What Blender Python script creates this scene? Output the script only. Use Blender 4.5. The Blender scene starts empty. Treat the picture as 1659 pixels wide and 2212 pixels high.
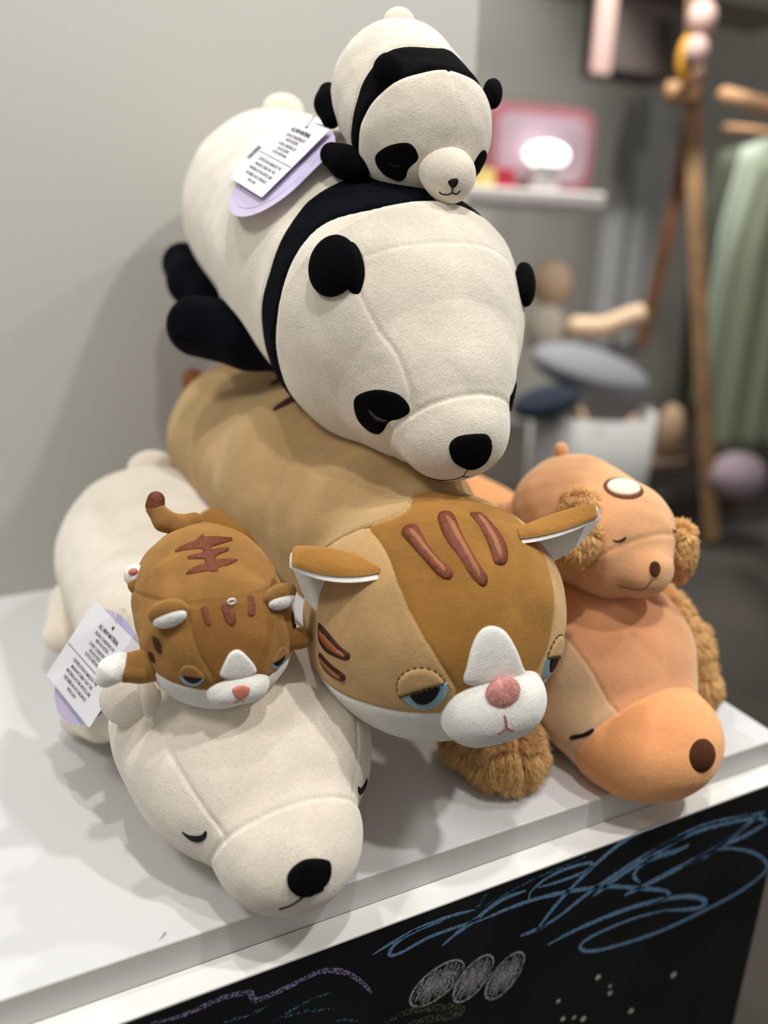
import bpy, math, random
import numpy as np
from mathutils import Matrix, Vector
from mathutils.geometry import delaunay_2d_cdt

# ------------------------------------------------------------------ camera, light, exposure
scn = bpy.context.scene
COL = scn.collection
cam_data = bpy.data.cameras.new('camera')
cam = bpy.data.objects.new('camera', cam_data)
COL.objects.link(cam)
cam_data.sensor_fit = 'VERTICAL'
cam_data.sensor_height = 24.0
cam_data.lens = 24.0 * 1750.0 / 2212.0
YAW, PITCH, ROLL = math.radians(26.28), math.radians(19.14), math.radians(-1.727)
fw = Vector((math.sin(YAW) * math.cos(PITCH), math.cos(YAW) * math.cos(PITCH), -math.sin(PITCH)))
ri = Vector((math.cos(YAW), -math.sin(YAW), 0))
dn = fw.cross(ri)
rr = ri * math.cos(ROLL) + dn * math.sin(ROLL)
dd = -ri * math.sin(ROLL) + dn * math.cos(ROLL)
mw = Matrix((( rr.x, -dd.x, -fw.x, 0), (rr.y, -dd.y, -fw.y, 0), (rr.z, -dd.z, -fw.z, 0.6), (0, 0, 0, 1)))
cam.matrix_world = mw
cam_data.clip_start = 0.02
cam_data.dof.use_dof = True
cam_data.dof.focus_distance = 0.79
cam_data.dof.aperture_fstop = 1.05
scn.camera = cam
scn.view_settings.view_transform = 'Standard'
scn.view_settings.look = 'None'
scn.view_settings.gamma = 1.0
scn.view_settings.use_curve_mapping = False
scn.view_settings.exposure = 0.57
world = bpy.data.worlds.new('shop_light')
world.use_nodes = True
world.node_tree.nodes['Background'].inputs[0].default_value = (1.0, 0.985, 0.96, 1)
world.node_tree.nodes['Background'].inputs[1].default_value = 0.18
scn.world = world


def spot(name, loc, target, watts, angle, rad, blend=0.4, col=(1, 0.985, 0.962)):
    l = bpy.data.lights.new(name, 'SPOT')
    l.energy, l.spot_size, l.spot_blend, l.shadow_soft_size, l.color = watts, math.radians(angle), blend, rad, col
    o = bpy.data.objects.new(name, l)
    COL.objects.link(o)
    o.location = loc
    o.rotation_euler = (Vector(target) - Vector(loc)).to_track_quat('-Z', 'Y').to_euler()
    return o


TGT = (0.4, 0.8, 0.2)
SPOTS = [((1.25, -0.25, 2.4), 62, 0.05), ((1.15, 1.2, 2.4), 26, 0.03), ((-0.05, 1.0, 2.4), 26, 0.03), ((1.9, 0.62, 2.2), 34, 0.03), ((0.25, 0.0, 2.5), 46, 0.05), ((-0.85, 0.45, 1.9), 30, 0.20)]
for lc, wt, rd in SPOTS:
    spot('ceiling_or_fill_spot', lc, TGT, wt, 75, rd)
for lc, tg, wt in [((2.0, 1.5, 2.2), (2.7, 2.9, 0.2), 46), ((2.4, 2.6, 2.2), (2.2, 3.6, 0.0), 110), ((1.4, 2.6, 2.2), (1.5, 3.9, 0.4), 80), ((1.6, 3.2, 2.5), (1.9, 5.0, 1.3), 150)]:  # first entry: unseen fill lamp, added to brighten the hanging garments
    spot('ceiling_or_fill_spot', lc, tg, wt, 95, 0.05)


# ------------------------------------------------------------------ materials
def lin(c):
    return tuple(((v / 255 / 12.92) if v / 255 <= 0.04045 else ((v / 255 + 0.055) / 1.055) ** 2.4) for v in c) + (1.0,)


MATS = {}


def mat(name, rgb, rough=0.9, vary=0.0, vscale=14.0, bump=0.0, bscale=700.0, sheen=0.0, spec=0.3, rgb2=None, transl=0.0):
    m = bpy.data.materials.new(name)
    m.use_nodes = True
    nt = m.node_tree
    b = nt.nodes['Principled BSDF']
    b.inputs['Roughness'].default_value = rough
    b.inputs['Specular IOR Level'].default_value = spec
    c = lin(rgb)
    b.inputs['Base Color'].default_value = c
    tc = nt.nodes.new('ShaderNodeTexCoord')
    if vary > 0 or rgb2:
        n = nt.nodes.new('ShaderNodeTexNoise')
        n.inputs['Scale'].default_value = vscale
        n.inputs['Detail'].default_value = 5.0
        n.inputs['Distortion'].default_value = 0.8
        nt.links.new(tc.outputs['Object'], n.inputs['Vector'])
        rp = nt.nodes.new('ShaderNodeValToRGB')
        rp.color_ramp.elements[0].position = 0.34
        rp.color_ramp.elements[1].position = 0.66
        rp.color_ramp.elements[0].color = lin(rgb2) if rgb2 else tuple(v * (1 - vary) for v in c[:3]) + (1,)
        rp.color_ramp.elements[1].color = c if rgb2 else tuple(min(1, v * (1 + vary)) for v in c[:3]) + (1,)
        nt.links.new(n.outputs['Fac'], rp.inputs['Fac'])
        nt.links.new(rp.outputs['Color'], b.inputs['Base Color'])
    if sheen > 0:
        b.inputs['Sheen Weight'].default_value = sheen
        b.inputs['Sheen Roughness'].default_value = 0.45
        b.inputs['Sheen Tint'].default_value = tuple(min(1, v * 0.5 + 0.5 * max(c[:3])) for v in c[:3]) + (1,)
    if bump > 0:
        n1 = nt.nodes.new('ShaderNodeTexNoise')
        n1.inputs['Scale'].default_value = bscale
        n1.inputs['Detail'].default_value = 3.0
        nt.links.new(tc.outputs['Object'], n1.inputs['Vector'])
        n2 = nt.nodes.new('ShaderNodeTexNoise')
        n2.inputs['Scale'].default_value = bscale / 9.0
        n2.inputs['Detail'].default_value = 4.0
        nt.links.new(tc.outputs['Object'], n2.inputs['Vector'])
        ad = nt.nodes.new('ShaderNodeMath')
        ad.operation = 'MULTIPLY_ADD'
        nt.links.new(n2.outputs['Fac'], ad.inputs[0])
        ad.inputs[1].default_value = 1.6
        nt.links.new(n1.outputs['Fac'], ad.inputs[2])
        bp = nt.nodes.new('ShaderNodeBump')
        bp.inputs['Strength'].default_value = bump
        bp.inputs['Distance'].default_value = 0.0012
        nt.links.new(ad.outputs[0], bp.inputs['Height'])
        nt.links.new(bp.outputs['Normal'], b.inputs['Normal'])
    MATS[name] = m
    return m


def plush_mat(name, rgb, vary=0.05, vscale=16.0, sheen=0.4, bump=0.55, bscale=560.0, grain=0.06):
    """short-pile plush: brushed patches, fine mottled nap and a soft sheen"""
    m = mat(name, rgb, 0.95, vary, vscale, bump, bscale, sheen, 0.08)
    nt = m.node_tree
    b = nt.nodes['Principled BSDF']
    src = b.inputs['Base Color'].links[0].from_socket
    tc = next(n for n in nt.nodes if n.type == 'TEX_COORD')
    n = nt.nodes.new('ShaderNodeTexNoise')
    n.inputs['Scale'].default_value = 380.0
    n.inputs['Detail'].default_value = 3.0
    n.inputs['Roughness'].default_value = 0.7
    nt.links.new(tc.outputs['Object'], n.inputs['Vector'])
    mr = nt.nodes.new('ShaderNodeMapRange')
    mr.inputs[1].default_value, mr.inputs[2].default_value = 0.3, 0.7
    mr.inputs[3].default_value, mr.inputs[4].default_value = 1 - grain, 1 + grain
    nt.links.new(n.outputs['Fac'], mr.inputs[0])
    mx = nt.nodes.new('ShaderNodeVectorMath')
    mx.operation = 'SCALE'
    nt.links.new(src, mx.inputs[0])
    nt.links.new(mr.outputs[0], mx.inputs['Scale'])
    nt.links.new(mx.outputs[0], b.inputs['Base Color'])
    b.inputs['Diffuse Roughness'].default_value = 1.0
    nt.nodes['Bump'].inputs['Distance'].default_value = 0.0014
    return m


# ------------------------------------------------------------------ shapes of the plush toys
# SDF-BEGIN
def V(*a):
    return np.array(a, float)


def ell(p, c, r, A=None):
    q = p - np.asarray(c)
    if A is not None:
        q = q @ A.T
    r = np.asarray(r, float)
    k0 = np.sqrt(((q / r) ** 2).sum(-1))
    k1 = np.sqrt(((q / (r * r)) ** 2).sum(-1))
    return k0 * (k0 - 1) / np.maximum(k1, 1e-6)


def cone(p, a, b, ra, rb, sq=None):
    a = np.asarray(a, float)
    b = np.asarray(b, float)
    ab = b - a
    t = np.clip(((p - a) @ ab) / (ab @ ab), 0, 1)
    q = p - a - t[..., None] * ab
    if sq is not None:
        q = q / np.asarray(sq)
    return np.sqrt((q * q).sum(-1)) - (ra + t * (rb - ra))


def smin(a, b, k):
    h = np.clip(0.5 + 0.5 * (b - a) / k, 0, 1)
    return b * (1 - h) + a * h - k * h * (1 - h)


def smax(a, b, k):
    return -smin(-a, -b, k)


def axes(pitch=0.0, yaw=0.0, roll=0.0):
    """rows: left-right axis, front-back axis, up axis; pitch > 0 tips the front (-y) down"""
    cp, sp = math.cos(math.radians(pitch)), math.sin(math.radians(pitch))
    cy, sy = math.cos(math.radians(yaw)), math.sin(math.radians(yaw))
    cr, sr = math.cos(math.radians(roll)), math.sin(math.radians(roll))
    P = np.array([[1, 0, 0], [0, cp, sp], [0, -sp, cp]])
    Y = np.array([[cy, sy, 0], [-sy, cy, 0], [0, 0, 1]])
    Ro = np.array([[cr, 0, sr], [0, 1, 0], [-sr, 0, cr]])
    return P @ Ro @ Y


def seam(d, s, depth, w):
    return d + depth * np.exp(-(s / w) ** 2)


def lump(p, amp=0.0007, k=1.0):
    """slight unevenness of the stuffing"""
    x, y, z = p[..., 0] * k, p[..., 1] * k, p[..., 2] * k
    return amp * (np.sin(61 * x + 23 * y + 1.3) * np.sin(47 * y - 19 * z + 0.4) + 0.7 * np.sin(97 * z + 41 * x + 2.1) * np.sin(83 * y + 29 * x))


def rest(p, d):
    """flattened where the toy lies on the board (top z = 0, front edge y = 0.572)"""
    t = np.clip((0.574 - p[..., 1]) / 0.012, 0, 1)
    return smax(d, 0.001 - 0.033 * t - p[..., 2], 0.008)


SDF = {}


def panda(p):
    x = 0.415
    d = cone(p, V(x, 1.215, 0.618), V(x, 0.99, 0.562), 0.141, 0.143)
    d = smin(d, cone(p, V(x, 0.99, 0.562), V(x, 0.82, 0.500), 0.141, 0.138), 0.05)
    d = smin(d, cone(p, V(x, 0.82, 0.500), V(x - 0.003, 0.735, 0.452), 0.1375, 0.086), 0.03)
    m = ell(p, V(x - 0.004, 0.686, 0.416), (0.060, 0.057, 0.053), axes(28))
    return smin(d, m, 0.010)


def cat(p):
    d = cone(p, V(0.352, 1.19, 0.285), V(0.368, 0.925, 0.288), 0.124, 0.125)
    d = smin(d, cone(p, V(0.368, 0.925, 0.288), V(0.383, 0.78, 0.272), 0.125, 0.114), 0.03)
    h = ell(p, V(0.385, 0.655, 0.228), (0.136, 0.128, 0.126), axes(12))
    return smin(d, h, 0.022)


def cat_muzzle(p):
    a = ell(p, V(0.366, 0.543, 0.185), (0.033, 0.032, 0.034), axes(0))
    b = ell(p, V(0.408, 0.543, 0.185), (0.033, 0.032, 0.034), axes(0))
    c = ell(p, V(0.387, 0.542, 0.190), (0.040, 0.032, 0.035), axes(0))
    return smin(smin(a, c, 0.02), b, 0.02)


def polar(p):
    d = cone(p, V(0.186, 1.15, 0.132), V(0.192, 0.93, 0.118), 0.135, 0.130)
    d = smin(d, ell(p, V(0.200, 0.745, 0.100), (0.134, 0.16, 0.100)), 0.05)
    d = smin(d, ell(p, V(0.199, 0.670, 0.076), (0.105, 0.10, 0.078)), 0.04)
    m = ell(p, V(0.201, 0.592, 0.060), (0.071, 0.072, 0.065), axes(6))
    return rest(p, smin(d, m, 0.012))


def dog(p):
    x = 0.655
    d = cone(p, V(x, 1.08, 0.118), V(x, 0.85, 0.118), 0.118, 0.12)
    d = smin(d, ell(p, V(x, 0.70, 0.098), (0.116, 0.12, 0.110)), 0.04)
    d = smin(d, ell(p, V(x - 0.008, 0.645, 0.052), (0.100, 0.085, 0.060)), 0.03)
    m = ell(p, V(x - 0.010, 0.597, 0.045), (0.090, 0.088, 0.070), axes(-8))
    return rest(p, smin(d, m, 0.010))


def panda_s(p):
    x = 0.436
    d = cone(p, V(x, 0.880, 0.740), V(x, 0.82, 0.700), 0.072, 0.072)
    return d


def panda_s_muzzle(p):
    a = ell(p, V(0.4345, 0.762, 0.658), (0.029, 0.029, 0.023), axes(30))
    return smin(a, ell(p, V(0.4345, 0.755, 0.650), (0.020, 0.024, 0.022), axes(30)), 0.012)


def cat_s(p):
    x = 0.168
    d = cone(p, V(x, 0.770, 0.272), V(x, 0.735, 0.253), 0.036, 0.062)
    d = smin(d, cone(p, V(x, 0.735, 0.252), V(x, 0.69, 0.234), 0.071, 0.073), 0.02)
    return d


def cat_s_muzzle(p):
    a = ell(p, V(0.156, 0.628, 0.208), (0.0165, 0.016, 0.0145))
    b = ell(p, V(0.181, 0.628, 0.208), (0.0165, 0.016, 0.0145))
    c = ell(p, V(0.1685, 0.628, 0.210), (0.018, 0.016, 0.016))
    return smin(smin(a, c, 0.01), b, 0.01)


def dog_s(p):
    x = 0.646
    d = cone(p, V(x, 0.765, 0.264), V(x, 0.69, 0.262), 0.080, 0.072)
    m = ell(p, V(x - 0.004, 0.643, 0.246), (0.041, 0.042, 0.036), axes(5))
    return smin(d, m, 0.008)


SDF.update(panda=panda, cat=cat, polar=polar, dog=dog, panda_s=panda_s, cat_s=cat_s, dog_s=dog_s,
           cat_muzzle=cat_muzzle, cat_s_muzzle=cat_s_muzzle, panda_s_muzzle=panda_s_muzzle)
# SDF-END


def grad(f, p, e=2e-4):
    g = np.empty_like(p)
    for k in range(3):
        o = np.zeros(3)
        o[k] = e
        g[:, k] = (f(p + o) - f(p - o)) / (2 * e)
    return g


def on_surface(f, p, it=4):
    p = np.array(p, float).reshape(-1, 3)
    for _ in range(it):
        g = grad(f, p)
        p = p - (f(p) / np.maximum((g * g).sum(1), 1e-9))[:, None] * g
    return p


def unit(v):
    return v / np.maximum(np.linalg.norm(v, axis=-1, keepdims=True), 1e-12)


def sdf_mesh(f, lo, hi, h):
    """surface nets on a grid, evaluated only in blocks near the surface"""
    lo = np.array(lo, float)
    B = 8
    nb = np.ceil((np.array(hi) - lo) / (h * B)).astype(int)
    n = nb * B + 1
    cen = lo + (np.stack(np.meshgrid(*[np.arange(k) for k in nb], indexing='ij'), -1) + 0.5) * h * B
    dc = f(cen.reshape(-1, 3)).reshape(tuple(nb))
    D = np.repeat(np.repeat(np.repeat(dc, B, 0), B, 1), B, 2)
    D = np.pad(D, ((0, 1),) * 3, mode='edge')
    D = np.sign(D) * 1.0
    g1 = np.stack(np.meshgrid(*[np.arange(B + 1)] * 3, indexing='ij'), -1) * h
    for i, j, k in np.argwhere(np.abs(dc) < 14 * h):
        o = lo + np.array([i, j, k]) * h * B
        D[i * B:i * B + B + 1, j * B:j * B + B + 1, k * B:k * B + B + 1] = f((o + g1).reshape(-1, 3)).reshape((B + 1,) * 3)
    s = D < 0
    cnt = np.zeros(n - 1)
    acc = np.zeros(tuple(n - 1) + (3,))
    off = [(a, b, c) for a in (0, 1) for b in (0, 1) for c in (0, 1)]
    sl = lambda o: tuple(slice(o[q], n[q] - 1 + o[q]) for q in range(3))
    for a in off:
        for q in range(3):
            if a[q] == 0:
                b = list(a)
                b[q] = 1
                da, db = D[sl(a)], D[sl(b)]
                cr = (da < 0) != (db < 0)
                t = np.where(cr, da / np.where(cr, da - db, 1), 0)
                cnt += cr
                for w in range(3):
                    acc[..., w] += cr * (a[w] + (t if w == q else 0))
    act = cnt > 0
    idx = -np.ones(tuple(n - 1), int)
    idx[act] = np.arange(act.sum())
    v = lo + (np.argwhere(act) + acc[act] / cnt[act][:, None]) * h
    quads = []
    for q in range(3):
        u, w = (q + 1) % 3, (q + 2) % 3
        a = [slice(None)] * 3
        b = [slice(None)] * 3
        a[q], b[q] = slice(0, -1), slice(1, None)
        ch = s[tuple(a)] != s[tuple(b)]
        e = np.argwhere(ch)
        e = e[(e[:, u] > 0) & (e[:, w] > 0) & (e[:, u] < n[u] - 1) & (e[:, w] < n[w] - 1)]
        neg = s[e[:, 0], e[:, 1], e[:, 2]]
        c = []
        for du, dw in ((-1, -1), (0, -1), (0, 0), (-1, 0)):
            m = e.copy()
            m[:, u] += du
            m[:, w] += dw
            c.append(idx[m[:, 0], m[:, 1], m[:, 2]])
        c = np.stack(c, 1)
        c[~neg] = c[~neg][:, ::-1]
        quads.append(c)
    F = np.concatenate(quads)
    v = on_surface(f, v, 3)
    T = np.concatenate([F[:, [0, 1, 2]], F[:, [0, 2, 3]]])
    return v, T


def split(v, T, g):
    """cut a triangle mesh where the field g changes sign: (inside g<0, outside)"""
    inside = g < 0
    k = inside[T].sum(1)
    A = [tuple(t) for t in T[k == 3]]
    Bf = [tuple(t) for t in T[k == 0]]
    v = list(map(tuple, v))
    cache = {}

    def cut(i, j):
        key = (min(i, j), max(i, j))
        if key not in cache:
            t = g[i] / (g[i] - g[j])
            cache[key] = len(v)
            v.append(tuple(np.array(v[i]) * (1 - t) + np.array(v[j]) * t))
        return cache[key]
    for t in T[(k == 1) | (k == 2)]:
        t = [int(q) for q in t]
        odd = [q for q in range(3) if inside[t[q]] != inside[t[(q + 1) % 3]] and inside[t[q]] != inside[t[(q + 2) % 3]]][0]
        a, b, c = t[odd], t[(odd + 1) % 3], t[(odd + 2) % 3]
        ab, ac = cut(a, b), cut(a, c)
        X, Y = (A, Bf) if inside[a] else (Bf, A)
        X.append((a, ab, ac))
        Y.append((ab, b, c))
        Y.append((ab, c, ac))
    v = np.array(v)

    def pack(F):
        F = np.array(F, int).reshape(-1, 3)
        u, inv = np.unique(F, return_inverse=True)
        return v[u], inv.reshape(-1, 3)
    return pack(A), pack(Bf)


# ------------------------------------------------------------------ object helpers
def empty(name, loc, label, cat, group=None):
    o = bpy.data.objects.new(name, None)
    COL.objects.link(o)
    o.location = loc
    o.empty_display_size = 0.05
    o['label'] = label
    o['category'] = cat
    if group:
        o['group'] = group
    return o


def root_of(o):
    while o.parent:
        o = o.parent
    return o


def link(name, v, faces, m, parent=None, smooth=True, normals=None):
    """one mesh object from world coordinates"""
    v = np.asarray(v, float).reshape(-1, 3)
    if parent is not None:
        v = v - np.array(root_of(parent).location)
    me = bpy.data.meshes.new(name)
    me.from_pydata(v.tolist(), [], [list(map(int, f)) for f in faces])
    me.update()
    if smooth:
        me.polygons.foreach_set('use_smooth', [True] * len(me.polygons))
    if normals is not None:
        me.normals_split_custom_set_from_vertices(np.asarray(normals).tolist())
    me.materials.append(m)
    o = bpy.data.objects.new(name, me)
    COL.objects.link(o)
    if parent is not None:
        o.parent = parent
    return o


def tag(o, label=None, cat=None, group=None, kind=None):
    for k, q in (('label', label), ('category', cat), ('group', group), ('kind', kind)):
        if q:
            o[k] = q
    return o


def sdf_part(name, f, lo, hi, h, m, parent):
    v, T = sdf_mesh(f, lo, hi, h)
    return link(name, v, T, m, parent, True, unit(grad(f, v)))


def sdf_regions(f, lo, hi, h, regions, parent):
    """regions: [(part name, field or None, material)]; each takes field<0 of what is left"""
    v, T = sdf_mesh(f, lo, hi, h)
    out = []
    for nm, g, m in regions:
        if g is None:
            pv, pT = v, T
        else:
            (pv, pT), (v, T) = split(v, T, g(v))
            pv, pT, v, T = largest_piece(pv, pT, v, T)
        if len(pT):
            out.append(link(nm, pv, pT, m, parent, True, unit(grad(f, pv))))
        else:
            out.append(None)
    return out


def largest_piece(v, T, rv, rT):
    """keep the largest connected piece; stray scraps go back to the remaining cloth"""
    lab = np.arange(len(v))
    while len(T):
        old = lab.copy()
        m = lab[T].min(1)
        for k in range(3):
            np.minimum.at(lab, T[:, k], m)
        lab = lab[lab]
        if (lab == old).all():
            break
    if not len(T):
        return v, T, rv, rT
    tl = lab[T[:, 0]]
    ids, n = np.unique(tl, return_counts=True)
    if len(ids) == 1:
        return v, T, rv, rT
    keep = tl == ids[n.argmax()]
    rT = np.concatenate([rT, T[~keep] + len(rv)]) if len(rT) else T[~keep] + len(rv)
    rv = np.concatenate([rv, v])
    u, inv = np.unique(T[keep], return_inverse=True)
    u2, inv2 = np.unique(rT, return_inverse=True)
    return v[u], inv.reshape(-1, 3), rv[u2], inv2.reshape(-1, 3)


def bx(lo, hi, bev=0.0):
    import bmesh
    bm = bmesh.new()
    bmesh.ops.create_cube(bm, size=1)
    for q in bm.verts:
        q.co = Vector([lo[k] + (q.co[k] + 0.5) * (hi[k] - lo[k]) for k in range(3)])
    if bev:
        bmesh.ops.bevel(bm, geom=bm.edges[:], offset=bev, segments=2, affect='EDGES', profile=0.5)
    bm.verts.index_update()
    v = [tuple(q.co) for q in bm.verts]
    f = [[q.index for q in fc.verts] for fc in bm.faces]
    bm.free()
    return v, f


def box(name, lo, hi, m, parent=None, bev=0.0):
    v, f = bx(lo, hi, bev)
    return link(name, v, f, m, parent, False)


def tube_geo(pts, rad, sides=8, closed=False):
    pts = np.array(pts, float)
    n = len(pts)
    rad = np.broadcast_to(rad, (n,))
    if closed:
        tg = unit(np.roll(pts, -1, 0) - np.roll(pts, 1, 0))
    else:
        tg = unit(np.gradient(pts, axis=0))
    ref = V(0, 0, 1) if abs(tg[0][2]) < 0.9 else V(1, 0, 0)
    u = unit(np.cross(tg[0], ref))
    vs, fs = [], []
    for i in range(n):
        u = unit(u - tg[i] * (u @ tg[i]))
        w = np.cross(tg[i], u)
        for k in range(sides):
            a = 2 * math.pi * k / sides
            vs.append(pts[i] + rad[i] * (u * math.cos(a) + w * math.sin(a)))
    for i in range(n if closed else n - 1):
        j = (i + 1) % n
        for k in range(sides):
            l = (k + 1) % sides
            fs.append([i * sides + k, i * sides + l, j * sides + l, j * sides + k])
    if not closed:
        fs.append(list(range(sides))[::-1])
        fs.append([(n - 1) * sides + k for k in range(sides)])
    return vs, fs


def merge(*geos):
    vs, fs = [], []
    for v, f in geos:
        o = len(vs)
        vs += [tuple(q) for q in v]
        fs += [[i + o for i in q] for q in f]
    return vs, fs


def resample(pts, step, closed=False):
    """smooth Catmull-Rom resample"""
    pts = np.array(pts, float)
    n = len(pts)
    out = []
    for i in range(n if closed else n - 1):
        p0 = pts[(i - 1) % n] if closed or i > 0 else 2 * pts[0] - pts[1]
        p1, p2 = pts[i], pts[(i + 1) % n]
        p3 = pts[(i + 2) % n] if closed or i + 2 < n else 2 * pts[-1] - pts[-2]
        m = max(2, int(np.linalg.norm(p2 - p1) / step))
        for t in np.arange(m) / m:
            out.append(0.5 * (2 * p1 + (p2 - p0) * t + (2 * p0 - 5 * p1 + 4 * p2 - p3) * t * t + (3 * p1 - p0 - 3 * p2 + p3) * t ** 3))
    if not closed:
        out.append(pts[-1])
    return np.array(out)


# ------------------------------------------------------------------ setting
M_table = mat('white_laminate', (218, 218, 217), 0.45, bump=0.03, bscale=300, spec=0.4)
M_rail = mat('white_painted_frame', (240, 238, 232), 0.5, bump=0.12, bscale=500)
M_panel = mat('pale_grey_painted_panel', (182, 180, 173), 0.6)
M_board = mat('chalkboard', (17, 19, 21), 0.7, vary=0.5, vscale=6, bump=0.05, bscale=300, spec=0.25)
M_floor = mat('dark_concrete_floor', (76, 70, 64), 0.75, vary=0.12, vscale=3)
M_wall = mat('grey_plaster_wall', (165, 161, 152), 0.9, vary=0.06, vscale=1.2)

tag(box('floor', (-4, -3, -0.80), (7, 8, -0.75), M_floor), kind='structure')
tag(box('wall_back', (-4, 5.0, -0.75), (7, 5.1, 3.2), M_wall), kind='structure')
tag(box('wall_left', (-1.6, 1.393, -0.75), (0.842, 1.43, 1.55), M_panel), kind='structure')

counter = empty('display_counter', (0, 1.0, -0.75), 'white shop counter with a black chalkboard front, under the plush pile', 'counter')
box('counter_body', (-1.4, 0.552, -0.75), (0.853, 1.39, -0.0397), M_rail, counter)
box('frame_rail', (-1.4, 0.5418, -0.0395), (0.856, 0.5720, -0.036), M_rail, counter, 0.0012)
box('chalkboard_panel', (-1.4, 0.5425, -0.74), (0.852, 0.552, -0.0397), M_board, counter)
riser = box('display_board', (-1.4, 0.572, -0.036), (0.861, 1.392, 0.0), M_table, None, 0.0015)
box('front_shade_strip', (-1.4, 0.5714, -0.0355), (0.8605, 0.5725, -0.0012), mat('pale_grey_painted_shade', (206, 205, 200), 0.5), riser)  # front face of the white board, its shading put into a greyer colour
tag(riser, 'thick white display board lying on the counter, carrying the plush animals', 'board')

# ------------------------------------------------------------------ plush materials
W_panda = plush_mat('cream_white_plush', (242, 234, 219), 0.05, 14)
K_plush = plush_mat('black_plush', (9, 10, 13), 0.25, 30, 0.08)
N_plush = plush_mat('navy_black_plush', (11, 13, 21), 0.3, 22, 0.12)
W_polar = plush_mat('ivory_plush', (240, 231, 216), 0.04, 14)
B_body = plush_mat('tan_plush', (198, 166, 118), 0.09, 16)
B_cheek = plush_mat('light_tan_plush', (204, 168, 118), 0.07, 18)
B_panel = plush_mat('caramel_forehead_plush', (172, 124, 62), 0.14, 13)
B_small = plush_mat('caramel_plush', (166, 122, 68), 0.12, 22)
B_smallp = plush_mat('deep_caramel_plush', (156, 110, 58), 0.12, 22)
O_dog = plush_mat('apricot_plush', (246, 182, 124), 0.05, 16)
O_head = plush_mat('orange_forehead_plush', (240, 182, 134), 0.06, 12)
O_cheek = plush_mat('beige_cheek_plush', (232, 198, 158), 0.05, 14)
O_small = plush_mat('peach_plush', (236, 186, 138), 0.05, 18)
O_fur = mat('golden_fur', (254, 202, 136), 0.8, vary=0.10, vscale=45, sheen=0.3)
W_white = plush_mat('white_plush', (243, 240, 233), 0.03)
Pink_nose = plush_mat('pink_fur', (246, 190, 180), 0.1, 80)
Brown_nose = plush_mat('dark_brown_felt', (86, 52, 34), 0.15, 120)
M_emb = mat('rust_embroidery', (112, 54, 24), 0.6, vary=0.25, vscale=260, bump=0.9, bscale=700, spec=0.4)
M_emb_in = mat('copper_satin', (156, 96, 62), 0.6, vary=0.08, vscale=60, bump=0.4, bscale=900)
M_embd = mat('dark_brown_embroidery', (72, 38, 26), 0.7, vary=0.2, vscale=260, bump=0.8, bscale=700)
M_iris = mat('pale_blue_thread', (142, 182, 200), 0.4, vary=0.12, vscale=400, bump=0.5, bscale=900, spec=0.5)
M_black = mat('black_thread', (12, 12, 15), 0.7, vary=0.3, vscale=300, bump=0.4, bscale=900)
M_lid = mat('dark_plum_thread', (44, 32, 34), 0.6)
M_stitch = mat('brown_stitching', (84, 58, 30), 0.8)
M_mouth = mat('dusty_rose_thread', (176, 104, 92), 0.7)
M_pinkthread = mat('salmon_thread', (206, 124, 104), 0.5, vary=0.15, vscale=300, bump=0.6, bscale=700, spec=0.5)
M_creamthread = mat('cream_stitching', (226, 212, 188), 0.8)
M_brownline = mat('dark_brown_thread', (60, 40, 32), 0.7)


# ------------------------------------------------------------------ sewing helpers
def pressed(d, p, *others):
    """hollowed where it rests on other toys, so that nothing pokes through"""
    for o in others:
        d = np.maximum(d, 0.0008 - SDF[o](p))
    return d


def plane_y(pl):
    n = V(*pl[:3])
    sg = 1 if n[1] > 0 else -1
    return lambda p: (p @ n - pl[3]) * sg


def plane_z(pl):
    n = V(*pl[:3])
    sg = 1 if n[2] > 0 else -1
    return lambda p: (p @ n - pl[3]) * sg


class Ring:
    """a seam that runs round a body: s < 0 towards the front; o = point on the body axis"""

    def __init__(self, hits, o, pitch, x0):
        self.o, self.x0 = V(x0, *o), x0
        c, s = math.cos(math.radians(pitch)), math.sin(math.radians(pitch))
        self.ax, self.up = V(0, c, s), V(0, -s, c)
        h = np.array(hits)
        a, y = self.ang(h), (h - self.o) @ self.ax
        k = np.argsort(a)
        self.a, self.y = a[k], y[k]
        co = np.polyfit(self.a, self.y, min(3, len(k) - 2))
        self.ga = np.linspace(0, math.pi, 60)
        self.gy = np.polyval(co, np.clip(self.ga, self.a[0], self.a[-1]))
        kern = np.exp(-np.linspace(-2, 2, 9) ** 2)
        pad = np.pad(self.gy, 4, mode='edge')
        self.gy = np.convolve(pad, kern / kern.sum(), 'valid')

    def ang(self, p):
        q = p - self.o
        return np.arctan2(np.abs(q[:, 0]), q @ self.up)

    def __call__(self, p):
        return (p - self.o) @ self.ax - np.interp(self.ang(p), self.ga, self.gy)


class Panel:
    """the head panel between two mirrored side seams: s < 0 inside"""

    def __init__(self, hits, yc, zc, x0, slope=0.0):
        self.yc, self.zc, self.x0, self.sl = yc, zc, x0, slope
        h = np.array(hits)
        a, w = self.ang(h), np.abs(h[:, 0] - self.mid(h))
        o = np.argsort(a)
        self.a, self.w = a[o], w[o]

    def mid(self, p):
        return self.x0 + self.sl * (self.yc - p[:, 1])

    def ang(self, p):
        return np.arctan2(p[:, 2] - self.zc, self.yc - p[:, 1])

    def s(self, p):
        return np.abs(p[:, 0] - self.mid(p)) - np.interp(self.ang(p), self.a, self.w)

    def mask(self, p):
        a = self.ang(p)
        return np.clip((a - self.a[0]) / 0.1 + 1, 0, 1) * np.clip((self.a[-1] - a) / 0.1 + 1, 0, 1)

    def groove(self, p, depth=0.0014, w=0.0024):
        return depth * np.exp(-(self.s(p) / w) ** 2) * self.mask(p)


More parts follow.
